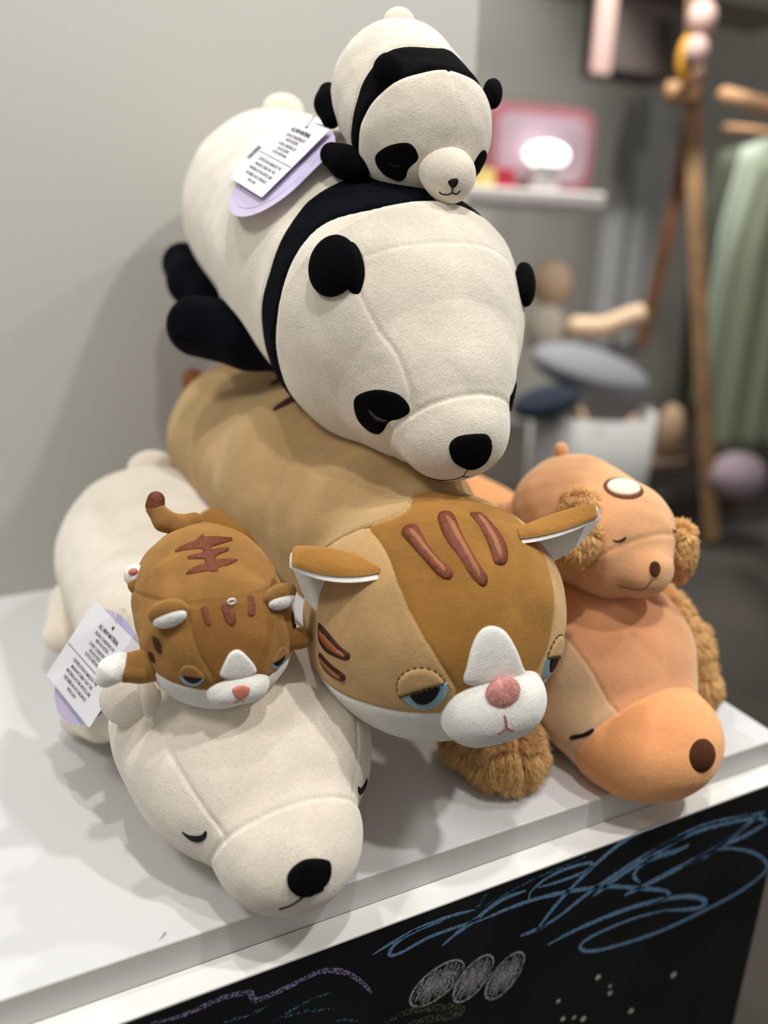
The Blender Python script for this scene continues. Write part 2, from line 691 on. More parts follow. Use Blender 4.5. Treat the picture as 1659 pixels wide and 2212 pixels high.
def mirror(pts, x0, slope=0.0, yc=0.0):
    p = np.array(pts, float)
    p[:, 0] = 2 * (x0 + slope * (yc - p[:, 1])) - p[:, 0]
    return p[::-1]


def patch(name, f, outline, m, parent, t=0.002, step=None, edge=None, lift=0.0004, smooth_outline=True):
    """a sewn-on piece: fills an outline that lies on the surface f and follows that surface"""
    P = np.array(outline, float)
    c = on_surface(f, P.mean(0))[0]
    n = unit(grad(f, on_surface(f, P)).mean(0))
    u = unit(np.cross(n, V(0.12, 0.95, 0.3)))
    w = np.cross(n, u)
    Q = np.stack([(P - c) @ u, (P - c) @ w], 1)
    size = (Q.max(0) - Q.min(0)).max()
    step = step or max(size / 26, 0.0009)
    if smooth_outline:
        Q = resample(Q, step, True)
    else:
        Q = np.concatenate([Q[i] + (Q[(i + 1) % len(Q)] - Q[i]) * np.arange(max(1, int(np.linalg.norm(Q[(i + 1) % len(Q)] - Q[i]) / step)))[:, None] / max(1, int(np.linalg.norm(Q[(i + 1) % len(Q)] - Q[i]) / step)) for i in range(len(Q))])
    area = 0.5 * np.sum(Q[:, 0] * np.roll(Q[:, 1], -1) - np.roll(Q[:, 0], -1) * Q[:, 1])
    if area < 0:
        Q = Q[::-1]
    gx, gy = np.meshgrid(np.arange(Q[:, 0].min(), Q[:, 0].max(), step), np.arange(Q[:, 1].min(), Q[:, 1].max(), step))
    G = np.stack([gx.ravel(), gy.ravel()], 1)

    def inside(G):
        r = np.zeros(len(G), bool)
        a, b = Q, np.roll(Q, -1, 0)
        for (x1, y1), (x2, y2) in zip(a, b):
            if y1 != y2:
                k = ((y1 > G[:, 1]) != (y2 > G[:, 1])) & (G[:, 0] < (x2 - x1) * (G[:, 1] - y1) / (y2 - y1) + x1)
                r ^= k
        return r

    def dist(G):
        d = np.full(len(G), 9.0)
        for a, b in zip(Q, np.roll(Q, -1, 0)):
            ab = b - a
            tt = np.clip(((G - a) @ ab) / max(ab @ ab, 1e-12), 0, 1)
            d = np.minimum(d, np.linalg.norm(G - a - tt[:, None] * ab, axis=1))
        return d
    G = G[inside(G)]
    G = G[dist(G) > step * 0.55]
    pts = np.concatenate([Q, G])
    r = delaunay_2d_cdt([Vector(q) for q in pts], [], [list(range(len(Q)))], 1, 1e-7)
    q2 = np.array([tuple(k) for k in r[0]])
    faces = [list(k) for k in r[2]]
    p = c + q2[:, :1] * u + q2[:, 1:] * w
    for _ in range(25):
        g = grad(f, p)
        den = np.maximum(g @ n, 0.22)
        p = p - (np.clip(f(p), -0.02, 0.02) / den)[:, None] * n
    g = unit(grad(f, p))
    dd = dist(q2)
    e = edge or size * 0.12
    k = np.clip(dd / e, 0, 1)
    top = p + g * (lift + t * np.sqrt(1 - (1 - k) ** 2))[:, None]
    bd = np.where(dd < step * 0.05)[0]
    # skirt down into the cloth
    cnt = {}
    for fc in faces:
        for i in range(len(fc)):
            a, b = fc[i], fc[(i + 1) % len(fc)]
            cnt[(a, b)] = 1
    be = [(a, b) for (a, b) in cnt if (b, a) not in cnt]
    vs = list(top)
    mp = {}
    for a, b in be:
        for q in (a, b):
            if q not in mp:
                mp[q] = len(vs)
                vs.append(p[q] - g[q] * 0.0015)
    for a, b in be:
        faces.append([b, a, mp[a], mp[b]])
    return link(name, vs, faces, m, parent)


def thread(name, f, pts, rad, m, parent, taper=False, lift=0.25, dash=None):
    """embroidery thread lying on the surface f"""
    P = on_surface(f, resample(pts, 0.0022))
    P = P + unit(grad(f, P)) * rad * lift
    if dash:
        L = np.concatenate([[0], np.cumsum(np.linalg.norm(np.diff(P, axis=0), axis=1))])
        geos = []
        k = 0.0
        while k < L[-1]:
            tt = np.linspace(k, min(k + dash * 0.62, L[-1]), 4)
            geos.append(tube_geo(np.stack([np.interp(tt, L, P[:, q]) for q in range(3)], 1), rad, 6))
            k += dash
        return link(name, *merge(*geos), m, parent)
    r = np.full(len(P), rad)
    if taper:
        r = rad * np.sqrt(np.clip(np.sin(np.linspace(0.12, math.pi - 0.12, len(P))), 0.05, 1))
    return link(name, *tube_geo(P, r, 8), m, parent)


def shrink(pts, ku, kv):
    P = np.array(pts, float)
    c = P.mean(0)
    _, _, vt = np.linalg.svd(P - c)
    q = (P - c) @ vt.T
    return c + (q * V(ku, kv, 1)) @ vt


def blob(name, c, r, m, parent, A=None, h=None, bend=None):
    f = lambda p: ell(p, c, r, A)
    R = max(r) * 1.15
    c = np.array(c)
    return sdf_part(name, f, c - R, c + R, h or min(r) / 5, m, parent)


def limb(name, pts, radii, m, parent, h=None, k=0.012, regions=None):
    def f(p):
        d = None
        for a, b, ra, rb in zip(pts, pts[1:], radii, radii[1:]):
            e = cone(p, a, b, ra, rb)
            d = e if d is None else smin(d, e, k)
        return d
    P = np.array(pts)
    R = max(radii) * 1.3
    h = h or min(radii) / 6
    if regions is None:
        return sdf_part(name, f, P.min(0) - R, P.max(0) + R, h, m, parent)
    return sdf_regions(f, P.min(0) - R, P.max(0) + R, h, regions, parent)


def fur(name, v, T, n, length, m, parent, flow=(0, 0, -1), flowk=0.9, seed=1, clumps=120, width=0.0007, lift=0.5, pull=0.3):
    """soft tufts on a mesh, one mesh of many tapered strands plus the cloth beneath"""
    rng = np.random.default_rng(seed)
    v = np.array(v)
    tri = v[T]
    ar = np.linalg.norm(np.cross(tri[:, 1] - tri[:, 0], tri[:, 2] - tri[:, 0]), axis=1)
    N = np.zeros_like(v)
    fn = np.cross(tri[:, 1] - tri[:, 0], tri[:, 2] - tri[:, 0])
    for k in range(3):
        np.add.at(N, T[:, k], fn)
    N = unit(N)

    def sample(n):
        t = rng.choice(len(T), n, p=ar / ar.sum())
        a, b = rng.random(n), rng.random(n)
        s = a + b > 1
        a[s], b[s] = 1 - a[s], 1 - b[s]
        w = np.stack([1 - a - b, a, b], 1)
        return (tri[t] * w[..., None]).sum(1), unit((N[T[t]] * w[..., None]).sum(1))
    cp, cn = sample(clumps)
    fl = V(*flow)
    ct = cp + unit(cn * lift + (fl - cn * (cn @ fl)[:, None]) * flowk + rng.normal(size=cp.shape) * 0.45) * length * rng.uniform(0.75, 1.3, (clumps, 1))
    p, q = sample(n)
    ci = ((p[:, None] - cp[None]) ** 2).sum(-1).argmin(1)
    tip = p + unit(q * lift + (fl - q * (q @ fl)[:, None]) * flowk + rng.normal(size=p.shape) * 0.25) * length * rng.uniform(0.7, 1.1, (n, 1))
    tip = tip * (1 - pull) + ct[ci] * pull + rng.normal(size=p.shape) * length * 0.05
    mid1 = p * 0.62 + tip * 0.38 + q * length * 0.26
    mid2 = p * 0.25 + tip * 0.75 + q * length * 0.20
    d = unit(tip - p)
    s1 = unit(np.cross(d, q) + 1e-6)
    s2 = np.cross(d, s1)
    rings = []
    for c, w in ((p - q * 0.001, width), (mid1, width * 0.95), (mid2, width * 0.7)):
        for k in range(3):
            a = 2 * math.pi * k / 3
            rings.append(c + w * (s1 * math.cos(a) + s2 * math.sin(a)))
    vs = np.stack(rings + [tip], 1).reshape(-1, 3)
    fs = []
    base = np.array([[0, 1, 4, 3], [1, 2, 5, 4], [2, 0, 3, 5], [3, 4, 7, 6], [4, 5, 8, 7], [5, 3, 6, 8]])
    tipf = np.array([[6, 7, 9], [7, 8, 9], [8, 6, 9]])
    o = np.arange(n) * 10
    F = [list(r) for r in (base[None] + o[:, None, None]).reshape(-1, 4)] + [list(r) for r in (tipf[None] + o[:, None, None]).reshape(-1, 3)]
    vs, F = merge((v, [list(t) for t in T]), (vs, F))
    return link(name, vs, F, m, parent)


def bez(ctrl, nu=16, nv=16):
    C = np.array(ctrl, float)
    B = lambda t: np.stack([(1 - t) ** 2, 2 * t * (1 - t), t * t], 1)
    return np.einsum('ia,jb,abc->ijc', B(np.linspace(0, 1, nu)), B(np.linspace(0, 1, nv)), C)


def shell_geo(S, flip=False):
    nu, nv = S.shape[:2]
    f = []
    for i in range(nu - 1):
        for j in range(nv - 1):
            q = [i * nv + j, (i + 1) * nv + j, (i + 1) * nv + j + 1, i * nv + j + 1]
            f.append(q[::-1] if flip else q)
    return [tuple(p) for p in S.reshape(-1, 3)], f


def grid_normals(S):
    a = np.gradient(S, axis=0)
    b = np.gradient(S, axis=1)
    return unit(np.cross(a, b) + 1e-12)


def folded_ear(ctrl, up, t1, t2, m_out, m_in, parent, x0=None):
    """a sewn ear flap: plush outside over a thicker white lining, with a rolled rim"""
    S = bez(ctrl, 40, 40).transpose(1, 0, 2)
    if x0 is not None:
        S = S.copy()
        S[..., 0] = 2 * x0 - S[..., 0]
    n = grid_normals(S)
    if (n.reshape(-1, 3).mean(0) @ np.array(up)) < 0:
        n = -n
    nu, nv = S.shape[:2]
    uu = np.linspace(0, 1, nu)[:, None] * np.ones((1, nv))
    vv = np.ones((nu, 1)) * np.linspace(0, 1, nv)[None]
    e = np.minimum(np.minimum(uu, 1 - uu) / 0.10, (1 - vv) / 0.10)
    prof = np.sqrt(np.clip(1 - (1 - np.clip(e, 0, 1)) ** 2, 0, 1))[..., None]
    # the lining wraps round the edge as a white rim; the plush outside stops just short of it
    sd = 0.03
    ko = 1
    T_ = S[ko:-ko, :-ko]
    tn = n[ko:-ko, :-ko]
    e2 = np.minimum(np.minimum(uu[ko:-ko, :-ko] - sd, 1 - sd - uu[ko:-ko, :-ko]), 1 - sd - vv[ko:-ko, :-ko]) / 0.06
    p2 = np.sqrt(np.clip(1 - (1 - np.clip(e2, 0, 1)) ** 2, 0, 1))[..., None]

    def slab(G, N, a, b, pr):
        v1, f1 = shell_geo(G + N * (a - b) / 2 * pr + N * (a + b) / 2)
        v2, f2 = shell_geo(G - N * (a - b) / 2 * pr + N * (a + b) / 2, True)
        return merge((v1, f1), (v2, f2))
    o = link('ear', *slab(T_, tn, t1, 0.0, p2), m_out, parent)
    link('ear_lining', *slab(S, n, 0.0012, -t2, prof), m_in, o)
    return o


def card_mesh(pts2, o, e1, e2, t):
    n = unit(np.cross(e1, e2))
    k = len(pts2)
    v = [o + e1 * a + e2 * b + n * t / 2 for a, b in pts2] + [o + e1 * a + e2 * b - n * t / 2 for a, b in pts2]
    f = [list(range(k)), list(range(k, 2 * k))[::-1]] + [[i, i + k, (i + 1) % k + k, (i + 1) % k] for i in range(k)]
    return v, f


def round_rect(w, h, r, n=5):
    out = []
    for cx, cy, a0 in ((w - r, r, -90), (w - r, h - r, 0), (r, h - r, 90), (r, r, 180)):
        for k in range(n):
            a = math.radians(a0 + 90 * k / (n - 1))
            out.append((cx + r * math.cos(a), cy + r * math.sin(a)))
    return out


def text_geo(lines, o, e1, e2, n, lift):
    """lines: (text, centre along e1, baseline along e2, height, bold)"""
    out = []
    for s, a, b, h, bold in lines:
        cu = bpy.data.curves.new('print', 'FONT')
        cu.body = s
        cu.size = h * 1.38
        cu.align_x = 'CENTER'
        cu.resolution_u = 2
        cu.offset = h * (0.035 if bold else 0.012)
        cu.space_character = 0.92
        ob = bpy.data.objects.new('print', cu)
        COL.objects.link(ob)
        bpy.context.view_layer.update()
        me = bpy.data.meshes.new_from_object(ob.evaluated_get(bpy.context.evaluated_depsgraph_get()))
        sx = 0.80
        v = [o + e1 * (a + q.co.x * sx) + e2 * (b - q.co.y) + n * lift for q in me.vertices]
        out.append((v, [list(p.vertices) for p in me.polygons]))
        bpy.data.objects.remove(ob)
        bpy.data.meshes.remove(me)
        bpy.data.curves.remove(cu)
    return merge(*out)


# ------------------------------------------------------------------ large panda
r = empty('plush_panda', (0.415, 0.95, 0.42), 'large black and white panda plush lying on the tan cat, small panda on its shoulders', 'plush toy')
f0 = SDF['panda']
XP = 0.4135
neck = Ring([(0.3491, 0.757, 0.6127), (0.3381, 0.791, 0.6205), (0.3179, 0.7959, 0.6062), (0.296, 0.8059, 0.5834), (0.2836, 0.8128, 0.5631), (0.2739, 0.8124, 0.5343), (0.2716, 0.812, 0.5138)], (0.80, 0.49), 20, XP)
band = Ring([(0.3183, 0.8584, 0.6244), (0.2997, 0.8574, 0.6009), (0.2859, 0.8555, 0.5753), (0.2767, 0.86, 0.5492), (0.273, 0.8677, 0.5247)], (1.0, 0.565), 16, XP)
muz = plane_y((0, 0.6925, 0.7214, 0.7774))
pn = Panel([(0.3234, 0.7273, 0.5486), (0.3284, 0.7156, 0.5321), (0.3373, 0.7024, 0.5093), (0.3477, 0.6852, 0.4903), (0.3524, 0.6752, 0.4721), (0.3558, 0.6699, 0.4566), (0.3576, 0.6674, 0.442)], 0.80, 0.47, XP)
capw = plane_y((0, -0.616, -0.7877, -0.9065))


def f(p):
    d = pressed(f0(p) + lump(p), p, 'cat')
    d = seam(d, neck(p), 0.0022, 0.0035)
    d = seam(d, band(p), 0.0018, 0.0035)
    mz = muz(p)
    d = d + 0.0018 * np.exp(-(mz / 0.0026) ** 2)
    d = d + pn.groove(p) * (neck(p) < -0.05) * (mz > -0.004)
    return d + 0.0007 * np.exp(-(capw(p) / 0.0026) ** 2) * (pn.s(p) < 0.0)


sdf_regions(f, (0.24, 0.58, 0.33), (0.6, 1.4, 0.82), 0.0028,
            [('muzzle', muz, W_panda), ('head', neck, W_panda), ('shoulder_band', band, N_plush), ('body', None, W_panda)], r)
eye = [(0.3209, 0.7239, 0.441), (0.3249, 0.7109, 0.451), (0.3343, 0.6945, 0.4561), (0.3464, 0.6788, 0.4539), (0.3542, 0.6713, 0.4446), (0.3539, 0.671, 0.4367), (0.3486, 0.6794, 0.4299), (0.3433, 0.6905, 0.4247), (0.3425, 0.7005, 0.4142), (0.3411, 0.7111, 0.4082), (0.3358, 0.7219, 0.4099), (0.327, 0.729, 0.4208)]
lid = [(0.3307, 0.7066, 0.435), (0.3348, 0.7023, 0.4292), (0.3384, 0.6971, 0.4268), (0.343, 0.69, 0.4267)]
for q in (lambda a: np.array(a), lambda a: mirror(a, XP)):
    e = patch('eye_patch', f0, q(eye), K_plush, r, 0.0016)
    thread('closed_eyelid', lambda p: f0(p) - 0.0018, q(lid), 0.0022, M_lid, e, True)
patch('nose', f0, [(0.3809, 0.6374, 0.41), (0.3864, 0.6351, 0.419), (0.3993, 0.6316, 0.4219), (0.4167, 0.6307, 0.4207), (0.4233, 0.6309, 0.4124), (0.4237, 0.6325, 0.4006), (0.4194, 0.6352, 0.3911), (0.4084, 0.6378, 0.3854), (0.3979, 0.6379, 0.3878), (0.3862, 0.638, 0.3958)], K_plush, r, 0.004)
thread('mouth', f0, [(0.4036, 0.637, 0.3875), (0.4032, 0.6409, 0.3818), (0.4033, 0.6456, 0.3768), (0.3992, 0.6514, 0.3727), (0.3905, 0.6633, 0.3688), (0.3837, 0.6786, 0.3682)], 0.0007, M_black, r)
thread('mouth', f0, [(0.4037, 0.6462, 0.3761), (0.4074, 0.647, 0.375), (0.4102, 0.6464, 0.3754)], 0.0007, M_black, r)
ec = np.array((0.313, 0.7413, 0.5539))
for sx in (0, 1):
    m_ = (lambda c: V(2 * XP - c[0], c[1], c[2])) if sx else (lambda c: np.array(c))
    yw = 58 if sx else -52
    e = blob('ear', m_(ec + (V(-0.012, 0.0, -0.004) if sx else V(-0.007, 0.004, 0.013))), (0.0255, 0.011, 0.029 if not sx else 0.021), K_plush, r, axes(-10, yw, 40 if sx else -14))
    blob('ear_fold', m_(ec + (V(-0.006, -0.006, 0.0) if sx else V(0.010, -0.005, 0.011))), (0.0115, 0.0095, 0.026 if not sx else 0.020), K_plush, e, axes(-10, yw, -16 if sx else 16))
limb('leg', [(0.3464, 0.9363, 0.4721), (0.295, 0.9857, 0.473), (0.2443, 1.0482, 0.4784)], [0.041, 0.041, 0.038], N_plush, r)
limb('leg', [(0.3007, 1.1954, 0.5035), (0.2861, 1.2442, 0.5196), (0.2857, 1.2887, 0.5425)], [0.030, 0.034, 0.033], N_plush, r)
blob('tail', (0.4306, 1.243, 0.7616), (0.030, 0.026, 0.022), W_panda, r)

# ------------------------------------------------------------------ large cat
r = empty('plush_cat', (0.38, 0.9, 0.16), 'large tan cat plush with rust stripes and half-closed blue eyes, under the big panda', 'plush toy')
f0 = SDF['cat']
XC = 0.3865
cneck = Ring([(0.2754, 0.7619, 0.2384), (0.2848, 0.6872, 0.3076), (0.3208, 0.6799, 0.3368), (0.3697, 0.6864, 0.3522), (0.4165, 0.6645, 0.3506), (0.4347, 0.6192, 0.3399)], (0.76, 0.265), -5, XC)
chin = plane_z((0, 0.0639, 0.998, 0.2222))
cp = Panel([(0.3136, 0.6899, 0.3312), (0.3076, 0.6453, 0.3314), (0.3069, 0.606, 0.3191), (0.3055, 0.5865, 0.3046), (0.3081, 0.5676, 0.2862), (0.3159, 0.5514, 0.2641), (0.3264, 0.5404, 0.2427), (0.3412, 0.5343, 0.2164)], 0.66, 0.21, XC)


def f(p):
    d = seam(pressed(f0(p) + lump(p), p, 'polar', 'dog'), cneck(p), 0.0022, 0.0035)
    hd = cneck(p) < 0
    d = d + 0.0012 * np.exp(-(chin(p) / 0.003) ** 2) * hd
    return d + cp.groove(p, 0.001, 0.0022) * hd


sdf_regions(f, (0.2, 0.45, 0.06), (0.56, 1.36, 0.46), 0.0028,
            [('body', lambda p: -cneck(p), B_body), ('chin', chin, W_white), ('forehead', cp.s, B_panel), ('head', None, B_cheek)], r)
for st in ([(0.3272, 0.6242, 0.338), (0.3345, 0.627, 0.3417), (0.3402, 0.6225, 0.3425), (0.3407, 0.6136, 0.3398), (0.3402, 0.5953, 0.3313), (0.3454, 0.5787, 0.3219), (0.3511, 0.569, 0.3155), (0.348, 0.5648, 0.3102), (0.3429, 0.566, 0.3093), (0.3377, 0.5711, 0.3121), (0.3324, 0.5834, 0.3202), (0.3276, 0.6012, 0.3292), (0.3257, 0.6171, 0.335)],
           [(0.3628, 0.6211, 0.3477), (0.3701, 0.627, 0.3502), (0.3782, 0.6247, 0.3503), (0.3791, 0.6151, 0.3476), (0.3751, 0.6006, 0.3416), (0.3742, 0.5843, 0.3323), (0.3771, 0.5676, 0.3194), (0.3809, 0.5578, 0.3095), (0.3775, 0.5532, 0.3035), (0.3722, 0.5528, 0.3023), (0.366, 0.5581, 0.3081), (0.3616, 0.5684, 0.3178), (0.3578, 0.5837, 0.3293), (0.3576, 0.6021, 0.3397)],
           [(0.3942, 0.6155, 0.3475), (0.3995, 0.6191, 0.3482), (0.409, 0.6184, 0.3466), (0.4131, 0.6073, 0.3419), (0.4153, 0.5895, 0.3323), (0.4135, 0.5765, 0.3237), (0.4071, 0.567, 0.3169), (0.3998, 0.5638, 0.315), (0.3926, 0.5658, 0.3177), (0.3937, 0.5732, 0.3241), (0.3953, 0.585, 0.3329), (0.3955, 0.5997, 0.341)]):
    s_ = patch('forehead_stripe', f0, st, M_emb, r, 0.0022)
    patch('stripe_centre', lambda p: f0(p) - 0.0016, shrink(st, 0.84, 0.40), M_emb_in, s_, 0.0014)
cheek = ([(0.2511, 0.6414, 0.247), (0.2518, 0.6401, 0.2494), (0.2546, 0.6239, 0.247), (0.2603, 0.605, 0.2393), (0.2641, 0.597, 0.237), (0.2642, 0.5962, 0.2321), (0.2621, 0.5999, 0.2286), (0.2572, 0.611, 0.2269), (0.2521, 0.6271, 0.2268), (0.2503, 0.6372, 0.2333)],
         [(0.2505, 0.6376, 0.2183), (0.2509, 0.6338, 0.221), (0.2549, 0.6193, 0.216), (0.2615, 0.6035, 0.2118), (0.2625, 0.6038, 0.2058), (0.2607, 0.6095, 0.2022), (0.255, 0.6265, 0.2029), (0.2524, 0.6349, 0.2073)])
for q in (lambda a: np.array(a), lambda a: mirror(a, XC)):
    for st in cheek:
        s_ = patch('cheek_stripe', f0, q(st), M_embd, r, 0.0018)
        patch('stripe_centre', lambda p: f0(p) - 0.0012, shrink(q(st), 0.85, 0.5), M_emb_in, s_, 0.0018)
iris = [(0.2989, 0.5576, 0.2085), (0.3024, 0.5569, 0.2005), (0.3107, 0.5534, 0.1935), (0.3198, 0.5482, 0.1928), (0.3267, 0.5433, 0.1974), (0.3319, 0.5388, 0.2073), (0.333, 0.5371, 0.2188), (0.3305, 0.5377, 0.2243), (0.3136, 0.5464, 0.2172)]
pupil = [(0.3034, 0.5539, 0.2112), (0.3095, 0.5493, 0.2146), (0.318, 0.5438, 0.2188), (0.3262, 0.5396, 0.2214), (0.3272, 0.5397, 0.2158), (0.3241, 0.5423, 0.2068), (0.3186, 0.5466, 0.2005), (0.3127, 0.5503, 0.1994), (0.3075, 0.5527, 0.2033)]
lidl = [(0.2977, 0.5594, 0.2054), (0.295, 0.5599, 0.2141), (0.2949, 0.5591, 0.2224), (0.2988, 0.556, 0.231), (0.3057, 0.5513, 0.2364), (0.3143, 0.5461, 0.238), (0.3226, 0.5414, 0.235), (0.329, 0.5383, 0.2278), (0.3321, 0.5371, 0.221)]
lidb = [(0.2979, 0.5591, 0.2059), (0.3041, 0.5534, 0.2106), (0.3138, 0.5466, 0.2161), (0.3239, 0.5407, 0.2213), (0.3308, 0.5376, 0.2243)]
lids = [(0.2978, 0.559, 0.2068), (0.2952, 0.5597, 0.2141), (0.2952, 0.5588, 0.2225), (0.2991, 0.5558, 0.2307), (0.3057, 0.5512, 0.2359), (0.3143, 0.546, 0.2375), (0.3227, 0.5415, 0.2343), (0.3289, 0.5384, 0.2275), (0.33, 0.5379, 0.2239), (0.318, 0.5438, 0.2186), (0.3068, 0.5513, 0.2125)]
for q in (lambda a: np.array(a), lambda a: mirror(a, XC)):
    e = patch('eye', f0, q(iris), M_iris, r, 0.0018)
    patch('pupil', lambda p: f0(p) - 0.0012, q(pupil), M_black, e, 0.0014)
    l_ = patch('eyelid', f0, q(lids), B_cheek, r, 0.0028, lift=0.0006)
    thread('eyelid_stitching', lambda p: f0(p) - 0.0005, q(lidl), 0.0008, M_stitch, l_, dash=0.0062)
    thread('eyelid_stitching', lambda p: f0(p) - 0.0022, q(lidb), 0.0010, M_stitch, l_, dash=0.0050)
patch('nose_blaze', f0, [(0.3474, 0.5321, 0.2231), (0.3489, 0.5323, 0.2401), (0.354, 0.534, 0.2572), (0.3613, 0.5359, 0.2681), (0.3702, 0.5362, 0.2725), (0.3796, 0.5349, 0.2706), (0.3888, 0.5324, 0.2633), (0.3986, 0.5291, 0.2464), (0.4077, 0.5287, 0.2268), (0.4166, 0.5315, 0.2112), (0.3991, 0.529, 0.2086), (0.3669, 0.5286, 0.2165)], W_white, r, 0.0025)
fm = SDF['cat_muzzle']
mz = sdf_part('muzzle', fm, (0.31, 0.49, 0.13), (0.47, 0.6, 0.24), 0.0024, W_white, r)
nv, nT = sdf_mesh(lambda p: ell(p, V(*(0.3793, 0.5145, 0.2123)) + V(0, 0.003, 0.0), (0.0165, 0.0085, 0.0155)), (0.35, 0.48, 0.16), (0.43, 0.56, 0.25), 0.0014)
fur('nose', nv, nT, 5000, 0.0034, Pink_nose, mz, flowk=1.3, clumps=60, width=0.00016, lift=0.22, pull=0.12)
for ml in ([(0.3757, 0.5076, 0.1968), (0.3771, 0.5066, 0.1921), (0.3781, 0.5064, 0.1849)], [(0.3781, 0.5064, 0.1849), (0.3752, 0.5068, 0.1818), (0.3711, 0.5079, 0.1779)], [(0.3781, 0.5064, 0.1849), (0.3823, 0.5067, 0.1808), (0.3871, 0.5071, 0.1776)]):
    thread('mouth', fm, ml, 0.0010, M_mouth, mz)
folded_ear([[(0.3102, 0.5994, 0.3086), (0.3142, 0.664, 0.3069), (0.2571, 0.6476, 0.2528)],
            [(0.2547, 0.5978, 0.2978), (0.2881, 0.6789, 0.3577), (0.243, 0.6635, 0.2604)],
            [(0.2242, 0.6445, 0.3094), (0.2324, 0.666, 0.3298), (0.2394, 0.6735, 0.2969)]],
           (-0.3, 0.3, 1), 0.0050, 0.0040, B_panel, W_white, r)
folded_ear([[(0.4346, 0.5875, 0.3238), (0.4583, 0.6331, 0.3347), (0.4903, 0.6071, 0.287)],
            [(0.4738, 0.5799, 0.3238), (0.5, 0.6391, 0.3577), (0.534, 0.615, 0.2928)],
            [(0.534, 0.5947, 0.3319), (0.546, 0.6139, 0.3511), (0.5522, 0.6124, 0.3246)]],
           (0.3, 0.3, 1), 0.0050, 0.0040, B_panel, W_white, r)
limb('leg', [(0.3124, 0.8394, 0.2391), (0.2701, 0.8854, 0.2432), (0.2316, 0.9382, 0.2389)], [0.036, 0.034, 0.031], B_panel, r)
limb('tail', [(0.345, 1.29, 0.30), (0.322, 1.335, 0.335), (0.3058, 1.3305, 0.3559)], [0.020, 0.018, 0.016], B_body, r)
blob('tail_tip', (0.3011, 1.3331, 0.3565), (0.018, 0.02, 0.022), M_emb_in, r)
thread('back_stripe', f0, [(0.2954, 0.9011, 0.3963), (0.3146, 0.8981, 0.4062), (0.3383, 0.8993, 0.4145), (0.3613, 0.9052, 0.4188)], 0.006, M_embd, r, True, 0.0)
thread('back_stripe', f0, [(0.3263, 1.0031, 0.4069), (0.3597, 1.026, 0.4117), (0.4012, 1.0736, 0.4035)], 0.006, M_embd, r, True, 0.0)

# ------------------------------------------------------------------ polar bear
r = empty('plush_polar_bear', (0.19, 0.9, 0.0), 'large ivory polar bear plush lying on the white board, closed eyes and black nose', 'plush toy')
f0 = SDF['polar']
XB, SB, YB = 0.2005, 0.0, 0.75
bm_ = plane_y((0, 0.9057, 0.4239, 0.5602))
bp_ = Panel([(0.1041, 0.6841, 0.159), (0.1058, 0.6625, 0.1512), (0.1096, 0.6384, 0.1396), (0.1176, 0.6149, 0.1254), (0.1277, 0.5959, 0.1082), (0.1389, 0.5786, 0.0925)], 0.74, 0.07, XB)


def f(p):
    d = f0(p) + lump(p) + 0.0018 * np.exp(-(bm_(p) / 0.0026) ** 2)
    return d + bp_.groove(p, 0.0014, 0.0024) * (bm_(p) > -0.004) * (p[:, 1] < 0.8)


sdf_regions(f, (0.03, 0.5, -0.05), (0.36, 1.34, 0.3), 0.0028, [('muzzle', bm_, W_polar), ('head', lambda p: p[:, 1] - 0.86, W_polar), ('body', None, W_polar)], r)
ey = [(0.1074, 0.6103, 0.0824), (0.1092, 0.6081, 0.0824), (0.1117, 0.6054, 0.0813), (0.1168, 0.6003, 0.0824), (0.122, 0.5956, 0.0855), (0.1251, 0.5934, 0.0907), (0.1264, 0.5921, 0.0887), (0.1251, 0.5927, 0.083), (0.1207, 0.597, 0.0768), (0.1156, 0.602, 0.075), (0.111, 0.6065, 0.0776)]
for q in (lambda a: np.array(a), lambda a: mirror(a, XB)):
    patch('closed_eye', f0, q(ey), M_black, r, 0.0012)
patch('nose', f0, [(0.1778, 0.5253, 0.0711), (0.1792, 0.5269, 0.0785), (0.1858, 0.5277, 0.0846), (0.1952, 0.5276, 0.0876), (0.2075, 0.5266, 0.0852), (0.2169, 0.5256, 0.0793), (0.2172, 0.5232, 0.0709), (0.2135, 0.5212, 0.0627), (0.2051, 0.5201, 0.0574), (0.1955, 0.5203, 0.0544), (0.1865, 0.5215, 0.057), (0.1801, 0.5234, 0.0635)], K_plush, r, 0.004)
thread('mouth', f0, [(0.1717, 0.5292, 0.0413), (0.1763, 0.5264, 0.0439), (0.181, 0.5241, 0.0468), (0.1866, 0.5219, 0.0515), (0.1912, 0.5207, 0.0552)], 0.0010, M_black, r)
thread('mouth', f0, [(0.194, 0.5203, 0.0556), (0.2019, 0.5201, 0.0554), (0.2093, 0.5205, 0.0559)], 0.0012, M_black, r)
ec = np.array((0.0926, 0.7131, 0.1566))
for sx in (0, 1):
    m_ = (lambda c: V(2 * XB - c[0], c[1], c[2])) if sx else (lambda c: np.array(c))
    yw = 35 if sx else -35
    e = blob('ear', m_(ec + V(-0.012, 0.002, 0.008)), (0.026, 0.012, 0.026), W_polar, r, axes(-10, yw, 14 if sx else -14))
    blob('ear_fold', m_(ec + V(0.010, -0.012, 0.008)), (0.0095, 0.0095, 0.025), W_polar, e, axes(-10, yw, -16 if sx else 16))
limb('leg', [(0.0937, 0.8451, 0.0663), (0.0712, 0.8784, 0.0476), (0.0483, 0.9189, 0.0315)], [0.026, 0.025, 0.022], W_polar, r)
limb('leg', [(0.0906, 1.1331, 0.1049), (0.0697, 1.1258, 0.09), (0.0511, 1.0882, 0.0607)], [0.032, 0.030, 0.028], W_polar, r)
blob('tail', (0.2029, 1.2045, 0.2499), (0.036, 0.03, 0.030), W_polar, r)

